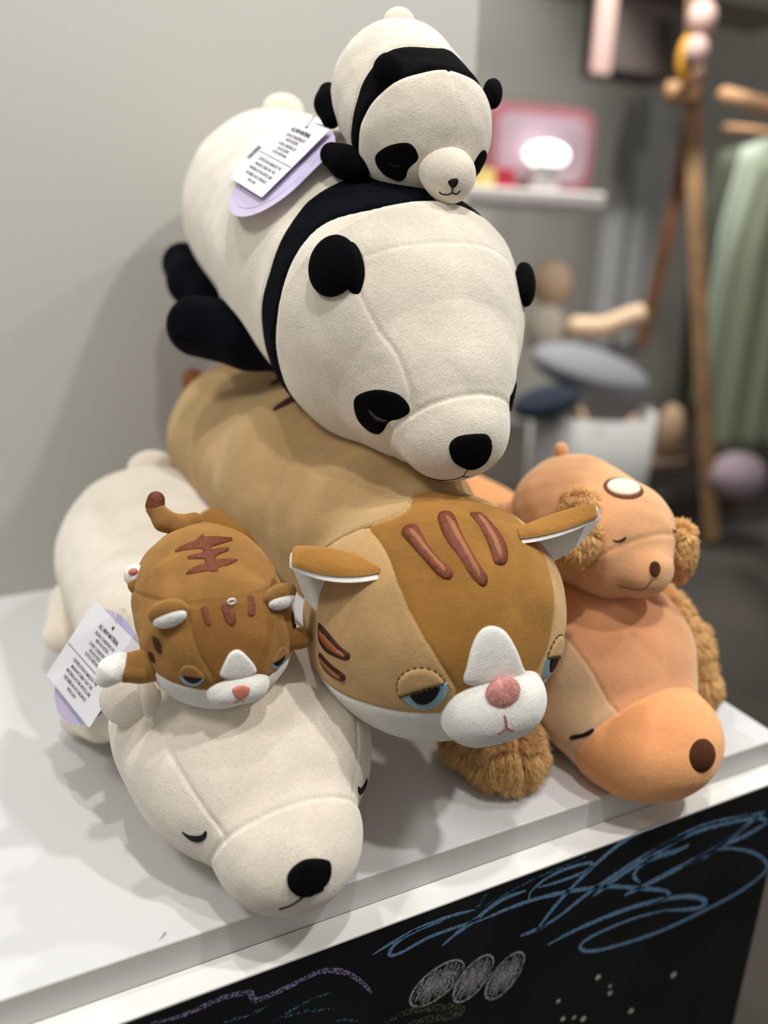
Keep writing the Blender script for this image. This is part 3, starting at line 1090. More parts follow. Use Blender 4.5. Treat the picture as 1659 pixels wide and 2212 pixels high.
# ------------------------------------------------------------------ large dog
r = empty('plush_dog', (0.655, 0.9, 0.0), 'large orange dog plush with a big brown nose, chin hanging over the board edge', 'plush toy')
f0 = SDF['dog']
XD = 0.650
dm = plane_y((0, 0.9396, 0.3424, 0.5842))
dp = Panel([(0.5567, 0.6369, 0.1104), (0.5621, 0.6276, 0.1097), (0.5678, 0.6183, 0.1056), (0.5734, 0.6087, 0.0994), (0.5755, 0.5931, 0.091)], 0.70, 0.06, XD)


def dpan(p):
    return np.abs(p[:, 0] - XD) - (0.062 + 0.35 * np.clip(p[:, 2] - 0.10, -0.05, 0.2))


def f(p):
    d = f0(p) + lump(p) + 0.002 * np.exp(-(dm(p) / 0.0028) ** 2)
    return d + 0.0013 * np.exp(-(dpan(p) / 0.0024) ** 2) * (dm(p) > -0.004) * (p[:, 1] < 0.76)


sdf_regions(f, (0.5, 0.46, -0.06), (0.82, 1.25, 0.28), 0.0028, [('muzzle', dm, O_dog), ('body', lambda p: 0.80 - p[:, 1], O_dog), ('forehead', lambda p: np.maximum(dpan(p), 0.088 - p[:, 2]), O_head), ('cheek', None, O_cheek)], r)
ey = [(0.5515, 0.6173, 0.0555), (0.5532, 0.6138, 0.0606), (0.5574, 0.605, 0.0669), (0.5616, 0.5991, 0.0736), (0.5645, 0.5954, 0.0779), (0.5627, 0.5938, 0.0744), (0.559, 0.5979, 0.0676), (0.5549, 0.6069, 0.0593), (0.5517, 0.616, 0.0534)]
for q in (lambda a: np.array(a), lambda a: mirror(a, XD)):
    patch('closed_eye', f0, q(ey), M_black, r, 0.0012)
nc = np.array((0.651, 0.5182, 0.0651))
blob('nose', nc + V(-0.002, 0.006, 0), (0.0235, 0.019, 0.0215), Brown_nose, r, axes(10))
thread('mouth', f0, [(0.6361, 0.5097, 0.052), (0.6365, 0.5096, 0.0465), (0.6352, 0.5104, 0.0403)], 0.0009, M_brownline, r)
v, T = sdf_mesh(lambda p: smin(ell(p, V(*(0.4889, 0.6534, 0.0295)), (0.040, 0.040, 0.030)), ell(p, V(*(0.4766, 0.6898, 0.0319)), (0.038, 0.035, 0.028)), 0.02), (0.35, 0.5, -0.05), (0.65, 0.9, 0.2), 0.004)
fur('ear', v, T, 13000, 0.022, O_fur, r, flow=(-0.2, -0.5, -0.8), seed=3, clumps=110, width=0.00042)
v, T = sdf_mesh(lambda p: smin(cone(p, V(*(0.7536, 0.7035, 0.146)), V(*(0.7765, 0.6738, 0.0983)), 0.022, 0.026), cone(p, V(*(0.7765, 0.6738, 0.0983)), V(*(0.7786, 0.6421, 0.0498)), 0.026, 0.022), 0.01), (0.6, 0.5, -0.05), (0.95, 1.0, 0.3), 0.004)
fur('ear', v, T, 11000, 0.017, O_fur, r, flow=(0.1, -0.3, -0.9), seed=4, clumps=110, width=0.00042)

# ------------------------------------------------------------------ small panda
r = empty('plush_panda', (0.436, 0.85, 0.64), 'small black and white panda plush on top of the pile, on the big panda', 'plush toy')
f0 = SDF['panda_s']
XS = 0.4345
spb = Ring([(0.4574, 0.7666, 0.7435), (0.44, 0.7672, 0.7489), (0.4285, 0.7689, 0.7503), (0.4145, 0.7713, 0.7488), (0.4028, 0.7746, 0.7451), (0.394, 0.7777, 0.7408), (0.3736, 0.798, 0.7288), (0.3684, 0.804, 0.7192), (0.3646, 0.8117, 0.7059), (0.3642, 0.8204, 0.6928), (0.3679, 0.8344, 0.681)], (0.84, 0.71), 35, XS)
spc = Ring([(0.4721, 0.8223, 0.7766), (0.4429, 0.7995, 0.7727), (0.4259, 0.8032, 0.7747), (0.4123, 0.8069, 0.7731), (0.3996, 0.8119, 0.7695), (0.3876, 0.8183, 0.7632), (0.3761, 0.8259, 0.7523), (0.3689, 0.8296, 0.7384), (0.3654, 0.8315, 0.7257), (0.3639, 0.8371, 0.7096), (0.3667, 0.8492, 0.6953)], (0.86, 0.72), 35, XS)


def f(p):
    d = seam(seam(pressed(f0(p) + lump(p, 0.0006, 1.8), p, 'panda'), spb(p), 0.0018, 0.003), spc(p), 0.0014, 0.003)
    return d + 0.0012 * np.exp(-((p[:, 0] - XS) / 0.0018) ** 2) * (spb(p) < 0)


sdf_regions(f, (0.33, 0.72, 0.6), (0.54, 0.98, 0.84), 0.0022, [('head', spb, W_panda), ('shoulder_band', spc, K_plush), ('body', None, W_panda)], r)
eye = [(0.3741, 0.8018, 0.6677), (0.3736, 0.7963, 0.6725), (0.3772, 0.7848, 0.6776), (0.384, 0.7741, 0.6805), (0.3921, 0.766, 0.681), (0.3982, 0.7628, 0.6775), (0.4028, 0.7629, 0.6709), (0.4033, 0.7655, 0.6661), (0.4001, 0.7709, 0.6611), (0.3986, 0.7766, 0.6562), (0.3989, 0.7828, 0.6507), (0.3965, 0.7902, 0.6476), (0.3909, 0.7951, 0.6494), (0.384, 0.8006, 0.6539), (0.3773, 0.8034, 0.6615)]
lid = [(0.3824, 0.7869, 0.6648), (0.3856, 0.7851, 0.6621), (0.3897, 0.7809, 0.6611), (0.3928, 0.7764, 0.662)]
for q in (lambda a: np.array(a), lambda a: mirror(a, XS)):
    e = patch('eye_patch', f0, q(eye), K_plush, r, 0.001)
    thread('closed_eyelid', lambda p: f0(p) - 0.0011, q(lid), 0.0009, M_black, e, True)
fm = SDF['panda_s_muzzle']
mz = sdf_part('muzzle', fm, (0.39, 0.71, 0.61), (0.48, 0.81, 0.71), 0.0018, W_panda, r)
patch('nose', fm, [(0.4209, 0.7344, 0.6468), (0.4232, 0.7327, 0.6489), (0.4269, 0.731, 0.6497), (0.4293, 0.7303, 0.6492), (0.4299, 0.7305, 0.6458), (0.428, 0.7321, 0.642), (0.4255, 0.7336, 0.6409), (0.4222, 0.7344, 0.6437)], M_black, mz, 0.0012)
for ml in ([(0.4254, 0.7335, 0.6413), (0.427, 0.7357, 0.6364)], [(0.4171, 0.744, 0.6374), (0.4192, 0.7433, 0.6356), (0.4234, 0.7396, 0.6349), (0.4257, 0.7369, 0.6357), (0.4267, 0.7353, 0.6373)], [(0.4268, 0.7354, 0.637), (0.4303, 0.7352, 0.6356), (0.4326, 0.734, 0.6367), (0.4339, 0.7325, 0.6388)]):
    thread('mouth', fm, ml, 0.0007, M_black, mz)
ec = np.array((0.3863, 0.7947, 0.746))
for sx in (0, 1):
    m_ = (lambda c: V(2 * XS - c[0], c[1], c[2])) if sx else (lambda c: np.array(c))
    yw = 40 if sx else -40
    e = blob('ear', m_(ec + (V(-0.021, 0.0, -0.009) if sx else V(-0.004, 0.0, 0.0))), (0.0165 if sx else 0.0155, 0.009, 0.0145 if sx else 0.0165), K_plush, r, axes(0, yw, 10 if sx else -10))
    blob('ear_fold', m_(ec + (V(-0.013, -0.005, -0.010) if sx else V(0.005, -0.004, -0.003))), (0.0075, 0.007, 0.0145), K_plush, e, axes(0, yw, -16 if sx else 16))
limb('leg', [(0.3698, 0.8322, 0.6597), (0.3598, 0.8456, 0.6665), (0.3505, 0.8588, 0.6734)], [0.012, 0.0145, 0.0125], K_plush, r)
limb('leg', [(0.3688, 0.907, 0.7146), (0.3695, 0.9183, 0.7295), (0.3736, 0.9272, 0.7423)], [0.011, 0.0125, 0.0105], K_plush, r)
blob('tail', (0.453, 0.9165, 0.816), (0.0185, 0.016, 0.0165), W_panda, r)

# ------------------------------------------------------------------ small cat
r = empty('plush_cat', (0.168, 0.72, 0.17), 'small brown cat plush with pale blue eyes, sprawled on the head of the polar bear', 'plush toy')
f0 = SDF['cat_s']
XK = 0.1685
kn = plane_y((0, 0.1909, 0.9816, 0.4046))
kc = plane_z((0, -0.2115, 0.9774, 0.0745))
kp = Panel([(0.1315, 0.6415, 0.2748), (0.1325, 0.6316, 0.2599), (0.1361, 0.6252, 0.246), (0.1445, 0.621, 0.2273)], 0.69, 0.225, XK)


def f(p):
    d = pressed(f0(p) + lump(p, 0.0006, 1.8), p, 'polar', 'cat') + 0.0012 * np.exp(-(kn(p) / 0.0022) ** 2) * (p[:, 2] > 0.24)
    hd = kn(p) < 0
    d = d + 0.0008 * np.exp(-(kc(p) / 0.002) ** 2) * hd
    return d + kp.groove(p, 0.001, 0.002) * hd


sdf_regions(f, (0.07, 0.6, 0.13), (0.27, 0.84, 0.36), 0.0022, [('body', lambda p: -kn(p), B_small), ('chin', kc, W_white), ('forehead', kp.s, B_smallp), ('head', None, B_small)], r)
patch('back_stripe', f0, [(0.1365, 0.714, 0.3128), (0.1408, 0.7152, 0.3151), (0.1567, 0.7152, 0.3195), (0.1641, 0.7224, 0.3219), (0.1667, 0.7169, 0.3209), (0.1793, 0.716, 0.3198), (0.1916, 0.7164, 0.3167), (0.1898, 0.7103, 0.3158), (0.1777, 0.7045, 0.3171), (0.1663, 0.7005, 0.3168), (0.1663, 0.6973, 0.3155), (0.176, 0.6982, 0.3154), (0.1832, 0.6984, 0.3143), (0.1812, 0.694, 0.3128), (0.1706, 0.6902, 0.3125), (0.1676, 0.6877, 0.3114), (0.1675, 0.6846, 0.3101), (0.1768, 0.6845, 0.3095), (0.1878, 0.6843, 0.3071), (0.1863, 0.682, 0.3065), (0.176, 0.6762, 0.3062), (0.1669, 0.6743, 0.3059), (0.1648, 0.6693, 0.3041), (0.1605, 0.6707, 0.3043), (0.1566, 0.6733, 0.3047), (0.148, 0.6756, 0.3035), (0.1384, 0.6802, 0.3016), (0.1408, 0.6835, 0.304), (0.1501, 0.6837, 0.3074), (0.1578, 0.6832, 0.3088), (0.1576, 0.6884, 0.311), (0.1505, 0.6912, 0.3107), (0.1436, 0.6946, 0.3099), (0.1446, 0.6983, 0.3117), (0.1535, 0.6965, 0.3135), (0.1598, 0.6964, 0.3146), (0.1585, 0.7007, 0.3162), (0.1506, 0.7037, 0.3154), (0.1421, 0.7075, 0.3136), (0.1358, 0.7108, 0.3116)], M_emb, r, 0.0008, 0.0012, 0.001, smooth_outline=False)
for st in ([(0.1423, 0.6433, 0.284), (0.1446, 0.6433, 0.2852), (0.1471, 0.6417, 0.2847), (0.1477, 0.6362, 0.279), (0.1485, 0.6317, 0.2737), (0.146, 0.6309, 0.2712), (0.1425, 0.6342, 0.2736), (0.1417, 0.6388, 0.279)],
           [(0.1598, 0.6392, 0.2859), (0.163, 0.6396, 0.2868), (0.1679, 0.6361, 0.2834), (0.1693, 0.6311, 0.2772), (0.1682, 0.6279, 0.2724), (0.1647, 0.6263, 0.2695), (0.1603, 0.6289, 0.2735), (0.1591, 0.6346, 0.2808)],
           [(0.1841, 0.6426, 0.2873), (0.1873, 0.6446, 0.2879), (0.1898, 0.6429, 0.2854), (0.1893, 0.6366, 0.2792), (0.187, 0.6321, 0.2743), (0.1843, 0.6309, 0.2736), (0.1807, 0.6313, 0.2758), (0.1822, 0.6368, 0.282)]):
    patch('forehead_stripe', f0, st, M_emb, r, 0.0008, 0.0009)
cheek = ([(0.1023, 0.6641, 0.2533), (0.1049, 0.6598, 0.2553), (0.1076, 0.6526, 0.2513), (0.1074, 0.6503, 0.2443), (0.1062, 0.6519, 0.2424), (0.1032, 0.6581, 0.2453)], [(0.0985, 0.6675, 0.2387), (0.1012, 0.6609, 0.2402), (0.1028, 0.657, 0.2351), (0.1023, 0.6581, 0.2308), (0.0999, 0.6634, 0.2307)])
iris = [(0.119, 0.6362, 0.227), (0.1209, 0.6357, 0.2205), (0.126, 0.6327, 0.2168), (0.1313, 0.629, 0.2171), (0.1358, 0.6256, 0.221), (0.1379, 0.6236, 0.228), (0.1275, 0.6296, 0.2266)]
pupil = [(0.1215, 0.6341, 0.2267), (0.1287, 0.6288, 0.2266), (0.1359, 0.6247, 0.2271), (0.1341, 0.6263, 0.2222), (0.129, 0.6299, 0.2194), (0.1239, 0.6329, 0.2219)]
lids = [(0.1185, 0.6366, 0.2266), (0.1192, 0.6355, 0.2324), (0.1239, 0.6317, 0.2379), (0.1305, 0.6274, 0.2379), (0.1354, 0.6246, 0.2328), (0.1381, 0.6235, 0.2274), (0.1326, 0.6265, 0.2262), (0.125, 0.6313, 0.2267)]
lidl = [(0.1184, 0.6367, 0.2269), (0.1191, 0.6356, 0.2327), (0.1239, 0.6317, 0.2382), (0.1305, 0.6274, 0.2382), (0.1357, 0.6244, 0.233), (0.1382, 0.6234, 0.228)]
for q in (lambda a: np.array(a), lambda a: mirror(a, XK)):
    for st in cheek:
        patch('cheek_stripe', f0, q(st), M_embd, r, 0.0008, 0.0009)
    e = patch('eye', f0, q(iris), M_iris, r, 0.0008, 0.0009)
    patch('pupil', lambda p: f0(p) - 0.0007, q(pupil), M_black, e, 0.0008, 0.0009)
    l_ = patch('eyelid', f0, q(lids), B_small, r, 0.0022, 0.0009)
    thread('eyelid_stitching', f0, q(lidl), 0.0005, M_stitch, l_, dash=0.003)
patch('nose_blaze', f0, [(0.1508, 0.6192, 0.2277), (0.1564, 0.6184, 0.2435), (0.1619, 0.6188, 0.2495), (0.1685, 0.6185, 0.2494), (0.1756, 0.6177, 0.2413), (0.1825, 0.6184, 0.2293), (0.1817, 0.619, 0.2232), (0.166, 0.618, 0.2215)], W_white, r, 0.0014)
fm = SDF['cat_s_muzzle']
mz = sdf_part('muzzle', fm, (0.13, 0.6, 0.18), (0.21, 0.66, 0.24), 0.0014, W_white, r)
patch('nose', fm, [(0.1588, 0.612, 0.2155), (0.1622, 0.6128, 0.2176), (0.1688, 0.6124, 0.2175), (0.1742, 0.6112, 0.2148), (0.1733, 0.6102, 0.2097), (0.1695, 0.6107, 0.2052), (0.1649, 0.6106, 0.2055), (0.1605, 0.6105, 0.2101)], M_pinkthread, mz, 0.0008)
thread('mouth', fm, [(0.159, 0.6115, 0.2027), (0.1636, 0.6115, 0.2028), (0.1657, 0.6109, 0.2049), (0.1691, 0.6122, 0.201)], 0.0005, M_mouth, mz)
for hx, ho, ax in (((0.1187, 0.6527, 0.2732), V(-0.003, -0.001, 0.0075), axes(20, -25, 22)), ((0.2134, 0.6493, 0.2745), V(0.003, -0.001, 0.006), axes(20, 25, -8))):
    e = blob('ear', np.array(hx) + ho, (0.0185, 0.0085, 0.0135), B_small, r, ax)
    blob('ear_lining', np.array(hx) + ho + V(0, -0.0045, -0.0035), (0.0155, 0.0065, 0.0085), W_white, e, ax)
limb('tail', [(0.1681, 0.7704, 0.319), (0.151, 0.7665, 0.3176), (0.1382, 0.7691, 0.3233), (0.1315, 0.7768, 0.3347)], [0.0085, 0.0105, 0.0105, 0.009], B_small, r, k=0.004)
limb('tail_tip', [(0.1318, 0.7777, 0.3373), (0.1333, 0.779, 0.3425)], [0.0094, 0.0086], M_emb, r)
a = limb('leg', [(0.1091, 0.6768, 0.2156), (0.0925, 0.675, 0.2203), (0.0805, 0.6756, 0.2217)], [0.0135, 0.0145, 0.0135], B_small, r, k=0.004)
limb('paw', [(0.0755, 0.6764, 0.2234), (0.0665, 0.6763, 0.2208), (0.0613, 0.6765, 0.2148)], [0.0130, 0.0120, 0.0085], W_white, a, k=0.004)
a = limb('leg', [(0.1126, 0.7354, 0.2646), (0.1055, 0.7417, 0.2719)], [0.011, 0.0105], B_small, r)
b = blob('paw', (0.1029, 0.7461, 0.2798), (0.0105, 0.010, 0.0115), W_white, a)
fb = lambda p: ell(p, (0.1029, 0.7461, 0.2798), (0.0105, 0.010, 0.0115))
blob('paw_pad', on_surface(fb, (0.1002, 0.7366, 0.2884))[0], (0.0045, 0.003, 0.0035), M_pinkthread, a)
a = limb('leg', [(0.2192, 0.6522, 0.2313), (0.2384, 0.654, 0.2299)], [0.010, 0.0105], B_small, r)
link('tag_loop', *tube_geo([np.array((0.168, 0.6383, 0.2858)) + V(0.0035 * math.cos(t), -0.001, 0.0025 + 0.0024 * math.sin(t)) for t in np.linspace(0, 2 * math.pi, 15)[:-1]], 0.0009, 6, True), mat('white_plastic', (240, 240, 240), 0.3), r)

# ------------------------------------------------------------------ small dog
r = empty('plush_dog', (0.648, 0.72, 0.19), 'small peach dog plush with fluffy ears and a brown ring patch, on the orange dog', 'plush toy')
f0 = SDF['dog_s']
XE = 0.644
em = plane_y((0, -0.7547, -0.6561, -0.6607))


def f(p):
    return pressed(f0(p) + lump(p, 0.0006, 1.8), p, 'dog') + 0.0014 * np.exp(-(em(p) / 0.003) ** 2)


sdf_regions(f, (0.54, 0.58, 0.16), (0.75, 0.87, 0.36), 0.0024, [('muzzle', em, O_small), ('head', lambda p: p[:, 1] - 0.735, O_small), ('body', None, O_small)], r)
ey = [(0.5992, 0.64, 0.2846), (0.603, 0.6365, 0.2843), (0.607, 0.6344, 0.2863), (0.6112, 0.6328, 0.289), (0.61, 0.6321, 0.2857), (0.6051, 0.6344, 0.2829), (0.6006, 0.6379, 0.2826)]
for q in (lambda a: np.array(a), lambda a: mirror(a, XE)):
    patch('closed_eye', f0, q(ey), M_black, r, 0.0008)
patch('nose', f0, [(0.6262, 0.6074, 0.2582), (0.6296, 0.6095, 0.2642), (0.6351, 0.6087, 0.2651), (0.6383, 0.6055, 0.2612), (0.6369, 0.6027, 0.2542), (0.6321, 0.6025, 0.2491), (0.6272, 0.6046, 0.2519)], Brown_nose, r, 0.003)
thread('mouth', f0, [(0.6283, 0.6033, 0.2469), (0.6257, 0.6048, 0.2404), (0.6235, 0.6079, 0.2336)], 0.0006, M_brownline, r)
thread('mouth', f0, [(0.6235, 0.6079, 0.2336), (0.6157, 0.6145, 0.2321), (0.6097, 0.6219, 0.2321), (0.6055, 0.6301, 0.2328)], 0.0006, M_brownline, r)
pc = np.array((0.6381, 0.6747, 0.3321))
pn_ = unit(grad(f0, pc[None]))[0]
pu = unit(np.cross(pn_, V(1, 0.4, 0)))
pw = np.cross(pn_, pu)
pa = [pc + 0.0225 * math.cos(t) * pu + 0.0225 * math.sin(t) * pw for t in np.linspace(0, 2 * math.pi, 17)[:-1]]
s_ = patch('head_patch', f0, pa, M_emb, r, 0.0014)
patch('patch_centre', lambda p: f0(p) - 0.0012, shrink(pa, 0.86, 0.78), W_polar, s_, 0.0014)
v, T = sdf_mesh(lambda p: smin(ell(p, V(*(0.5895, 0.6862, 0.3036)), (0.019, 0.017, 0.022)), ell(p, V(*(0.5694, 0.6636, 0.2806)), (0.021, 0.017, 0.024)), 0.01), (0.52, 0.5, 0.15), (0.7, 0.85, 0.4), 0.003)
fur('ear', v, T, 8000, 0.014, O_fur, r, flow=(-0.15, -0.2, -0.95), seed=5, clumps=60, width=0.0004)
v, T = sdf_mesh(lambda p: ell(p, V(*(0.703, 0.6405, 0.2543)), (0.014, 0.016, 0.032)), (0.6, 0.5, 0.1), (0.8, 0.85, 0.4), 0.003)
fur('ear', v, T, 7000, 0.012, O_fur, r, flow=(0.1, -0.2, -0.95), seed=6, clumps=60, width=0.0004)
limb('leg', [(0.5838, 0.7958, 0.2594), (0.5736, 0.8149, 0.2651)], [0.013, 0.0125], O_small, r)
blob('tail', (0.6429, 0.7991, 0.3432), (0.009, 0.009, 0.010), O_small, r)

# ------------------------------------------------------------------ swing tags
M_card = mat('white_card', (236, 234, 238), 0.5, spec=0.3)
M_ink = mat('grey_print', (72, 70, 74), 0.7)
M_lav = mat('lavender_card', (186, 190, 224), 0.4, vscale=9, rgb2=(214, 190, 214), spec=0.4)
M_lavline = mat('pale_lavender_print', (206, 206, 232), 0.4)
M_redp = mat('pink_print', (232, 190, 194), 0.6)
CARE = [('ALL NEW MATERIAL', .50, .185, .050, True), ('FILLING CONSISTING OF', .50, .262, .040, False), ('100% POLYESTER', .50, .322, .040, False),
        ('COVER CONSISTING OF', .50, .392, .040, False), ('95% POLYESTER', .50, .452, .040, False), ('5% POLYURETHANE', .50, .508, .040, False),
        ('CERTIFICATION IS MADE BY THE', .50, .655, .040, False), ('MANUFACTURER THAT THE', .50, .723, .040, False),
        ('MATERIALS IN THIS ARTICLE ARE', .50, .790, .040, False), ('DESCRIBED IN ACCORDANCE', .50, .860, .040, False), ('WITH LAW.', .50, .925, .040, False)]


def swing_tag(parent, A, B, C, D, stad, back, extra=None):
    A, B, C, D = map(np.array, (A, B, C, D))
    e1 = ((D - A) + (C - B)) / 2
    e2 = ((B - A) + (C - D)) / 2
    w, h = np.linalg.norm(e1), np.linalg.norm(e2)
    u1, u2 = e1 / w, e2 / h
    n = unit(np.cross(u2, u1))
    s0, s1, t0, t1 = stad
    rx = (s1 - s0) * w / 2
    cx = (s0 + s1) * w / 2
    pts = []
    for k in range(24):
        a = math.pi * k / 23
        pts.append((cx + rx * math.cos(a), t1 * h - rx * 1.1 + rx * 1.1 * math.sin(a)))
    for k in range(12):
        a = math.pi + math.pi * k / 11
        pts.append((cx + rx * math.cos(a), t0 * h + rx * 0.5 + rx * 0.5 * math.sin(a)))
    bt = link('swing_tag', *card_mesh(pts, A - n * back, u1, u2, 0.0008), M_lav, parent, False)
    inner = [(cx + (a - cx) * 0.80, (t1 * h - rx) + (b - (t1 * h - rx)) * 0.80) for a, b in pts]
    L = [A - n * (back - 0.0006) + u1 * a + u2 * b for a, b in inner]
    link('tag_outline', *tube_geo(L, 0.0005, 5, True), M_lavline, bt)
    if extra:
        q = [(a - 0.30 * w, b + 0.0 * h) for a, b in round_rect(w, h * 0.9, 0.003)]
        link('barcode_card', *card_mesh(q, A - n * back * 0.5, u1, u2, 0.0005), M_card, bt, False)
        rng = random.Random(4)
        g = []
        t = 0.50
        while t < 0.68:
            d = rng.uniform(0.004, 0.012)
            g.append(card_mesh([(-0.20 * w, t * h), (-0.04 * w, t * h), (-0.04 * w, (t + d) * h), (-0.20 * w, (t + d) * h)], A - n * (back * 0.5 - 0.0005), u1, u2, 0.0002))
            t += d + rng.uniform(0.004, 0.010)
        link('barcode', *merge(*g), M_ink, bt, False)
        link('price_stripe', *card_mesh([(-0.03 * w, 0.40 * h), (0.03 * w, 0.40 * h), (0.03 * w, 0.88 * h), (-0.03 * w, 0.88 * h)], A - n * (back * 0.5 - 0.0006), u1, u2, 0.0002), M_redp, bt, False)
    link('care_card', *card_mesh(round_rect(w, h, 0.0025), A, u1, u2, 0.0006), M_card, bt, False)
    lines = [(s, a * w, b * h, c * h, bo) for s, a, b, c, bo in CARE]
    v, f = text_geo(lines, A, u1, u2, n, 0.0006)
    rule = card_mesh([(0.02 * w, 0.560 * h), (0.98 * w, 0.560 * h), (0.98 * w, 0.568 * h), (0.02 * w, 0.568 * h)], A + n * 0.0005, u1, u2, 0.0002)
    hole = card_mesh([(0.5 * w + 0.0022 * math.cos(a), 0.075 * h + 0.0022 * math.sin(a)) for a in np.linspace(0, 2 * math.pi, 13)[:-1]], A + n * 0.0005, u1, u2, 0.0002)
    link('care_print', *merge((v, f), rule, hole), M_ink, bt, False)
    return A + e1 * 0.5 + e2 * 0.075, n


top = {o['label'][:22]: o for o in COL.objects if o.type == 'EMPTY' and 'label' in o}
pb = next(o for k, o in top.items() if 'polar' in k)
pd = next(o for k, o in top.items() if k.startswith('large black and white'))
hp, n_ = swing_tag(pb, (0.076, 0.8763, 0.2008), (0.0153, 0.8642, 0.1225), (0.0488, 0.7613, 0.1131), (0.1053, 0.7728, 0.1843), (-0.03, 1.03, -0.07, 1.20), 0.006)
M_loop = mat('clear_nylon_loop', (232, 228, 222), 0.3)
link('tag_string', *tube_geo(resample([hp - n_ * 0.007, hp + V(0.004, 0.004, 0.014), np.array((0.1048, 0.8641, 0.1907)), np.array((0.1089, 0.8665, 0.1715))], 0.003), 0.0008, 6), M_loop, pb)
hp, n_ = swing_tag(pd, (0.3506, 0.9721, 0.7222), (0.2719, 0.9767, 0.649), (0.2821, 0.8874, 0.6294), (0.3556, 0.8833, 0.6974), (-0.02, 1.30, -0.06, 1.30), 0.006, True)
link('tag_string', *tube_geo(resample([hp, hp + V(0.010, 0.005, 0.012), np.array((0.3762, 0.9603, 0.7245)), np.array((0.3954, 0.9768, 0.7306))], 0.003), 0.0008, 6), M_loop, pd)

# ------------------------------------------------------------------ marks on the board and chalk drawings
link('paint_chip', [(a, b, 0.0002) for a, b, c in [(0.0731, 0.5772, 0), (0.0767, 0.5789, 0), (0.0807, 0.5848, 0), (0.0841, 0.5854, 0), (0.0829, 0.5815, 0), (0.0787, 0.579, 0)]], [[0, 1, 2, 3, 4, 5]], mat('grey_core', (168, 168, 166), 0.8), riser, False)
board = next(o for o in COL.objects if o.name == 'chalkboard_panel')


def chalk(name, rgb, dens):
    m = mat(name, rgb, 0.95, spec=0.05)
    nt = m.node_tree
    b = nt.nodes['Principled BSDF']
    tc = nt.nodes.new('ShaderNodeTexCoord')
    n = nt.nodes.new('ShaderNodeTexNoise')
    n.inputs['Scale'].default_value = 420
    n.inputs['Detail'].default_value = 4
    nt.links.new(tc.outputs['Object'], n.inputs['Vector'])
    rp = nt.nodes.new('ShaderNodeValToRGB')
    rp.color_ramp.elements[0].position = 0.62 - dens * 0.5
    rp.color_ramp.elements[1].position = 0.80 - dens * 0.35
    nt.links.new(n.outputs['Fac'], rp.inputs['Fac'])
    nt.links.new(rp.outputs['Color'], b.inputs['Alpha'])
    return m


C_blue = chalk('blue_chalk', (112, 148, 180), 0.80)
C_thin = chalk('faint_blue_chalk', (90, 140, 170), 0.30)
C_grey = chalk('white_chalk', (176, 174, 172), 0.62)
C_purple = chalk('lilac_chalk', (150, 138, 178), 0.45)
C_dot = chalk('yellow_chalk', (206, 206, 176), 0.8)
C_olive = chalk('olive_chalk', (120, 118, 86), 0.3)
YC = 0.5423


def stroke(pts, wpx, m, name='chalk_line'):
    w = wpx * 0.00062
    P = resample(pts, 0.004)
    d = unit(np.gradient(P, axis=0))
    nrm = np.stack([-d[:, 2], np.zeros(len(d)), d[:, 0]], 1)
    k = np.sqrt(np.clip(np.sin(np.linspace(0.08, math.pi - 0.08, len(P))) * 1.6, 0.15, 1))[:, None]
    rr_ = np.random.default_rng(len(P)).normal(size=len(P))
    k = k * (1 + 0.10 * rr_[:, None])
    v = np.concatenate([P + nrm * w / 2 * k, P - nrm * w / 2 * k])
    n = len(P)
    return link(name, v, [[i, i + 1, n + i + 1, n + i] for i in range(n - 1)], m, board, False)


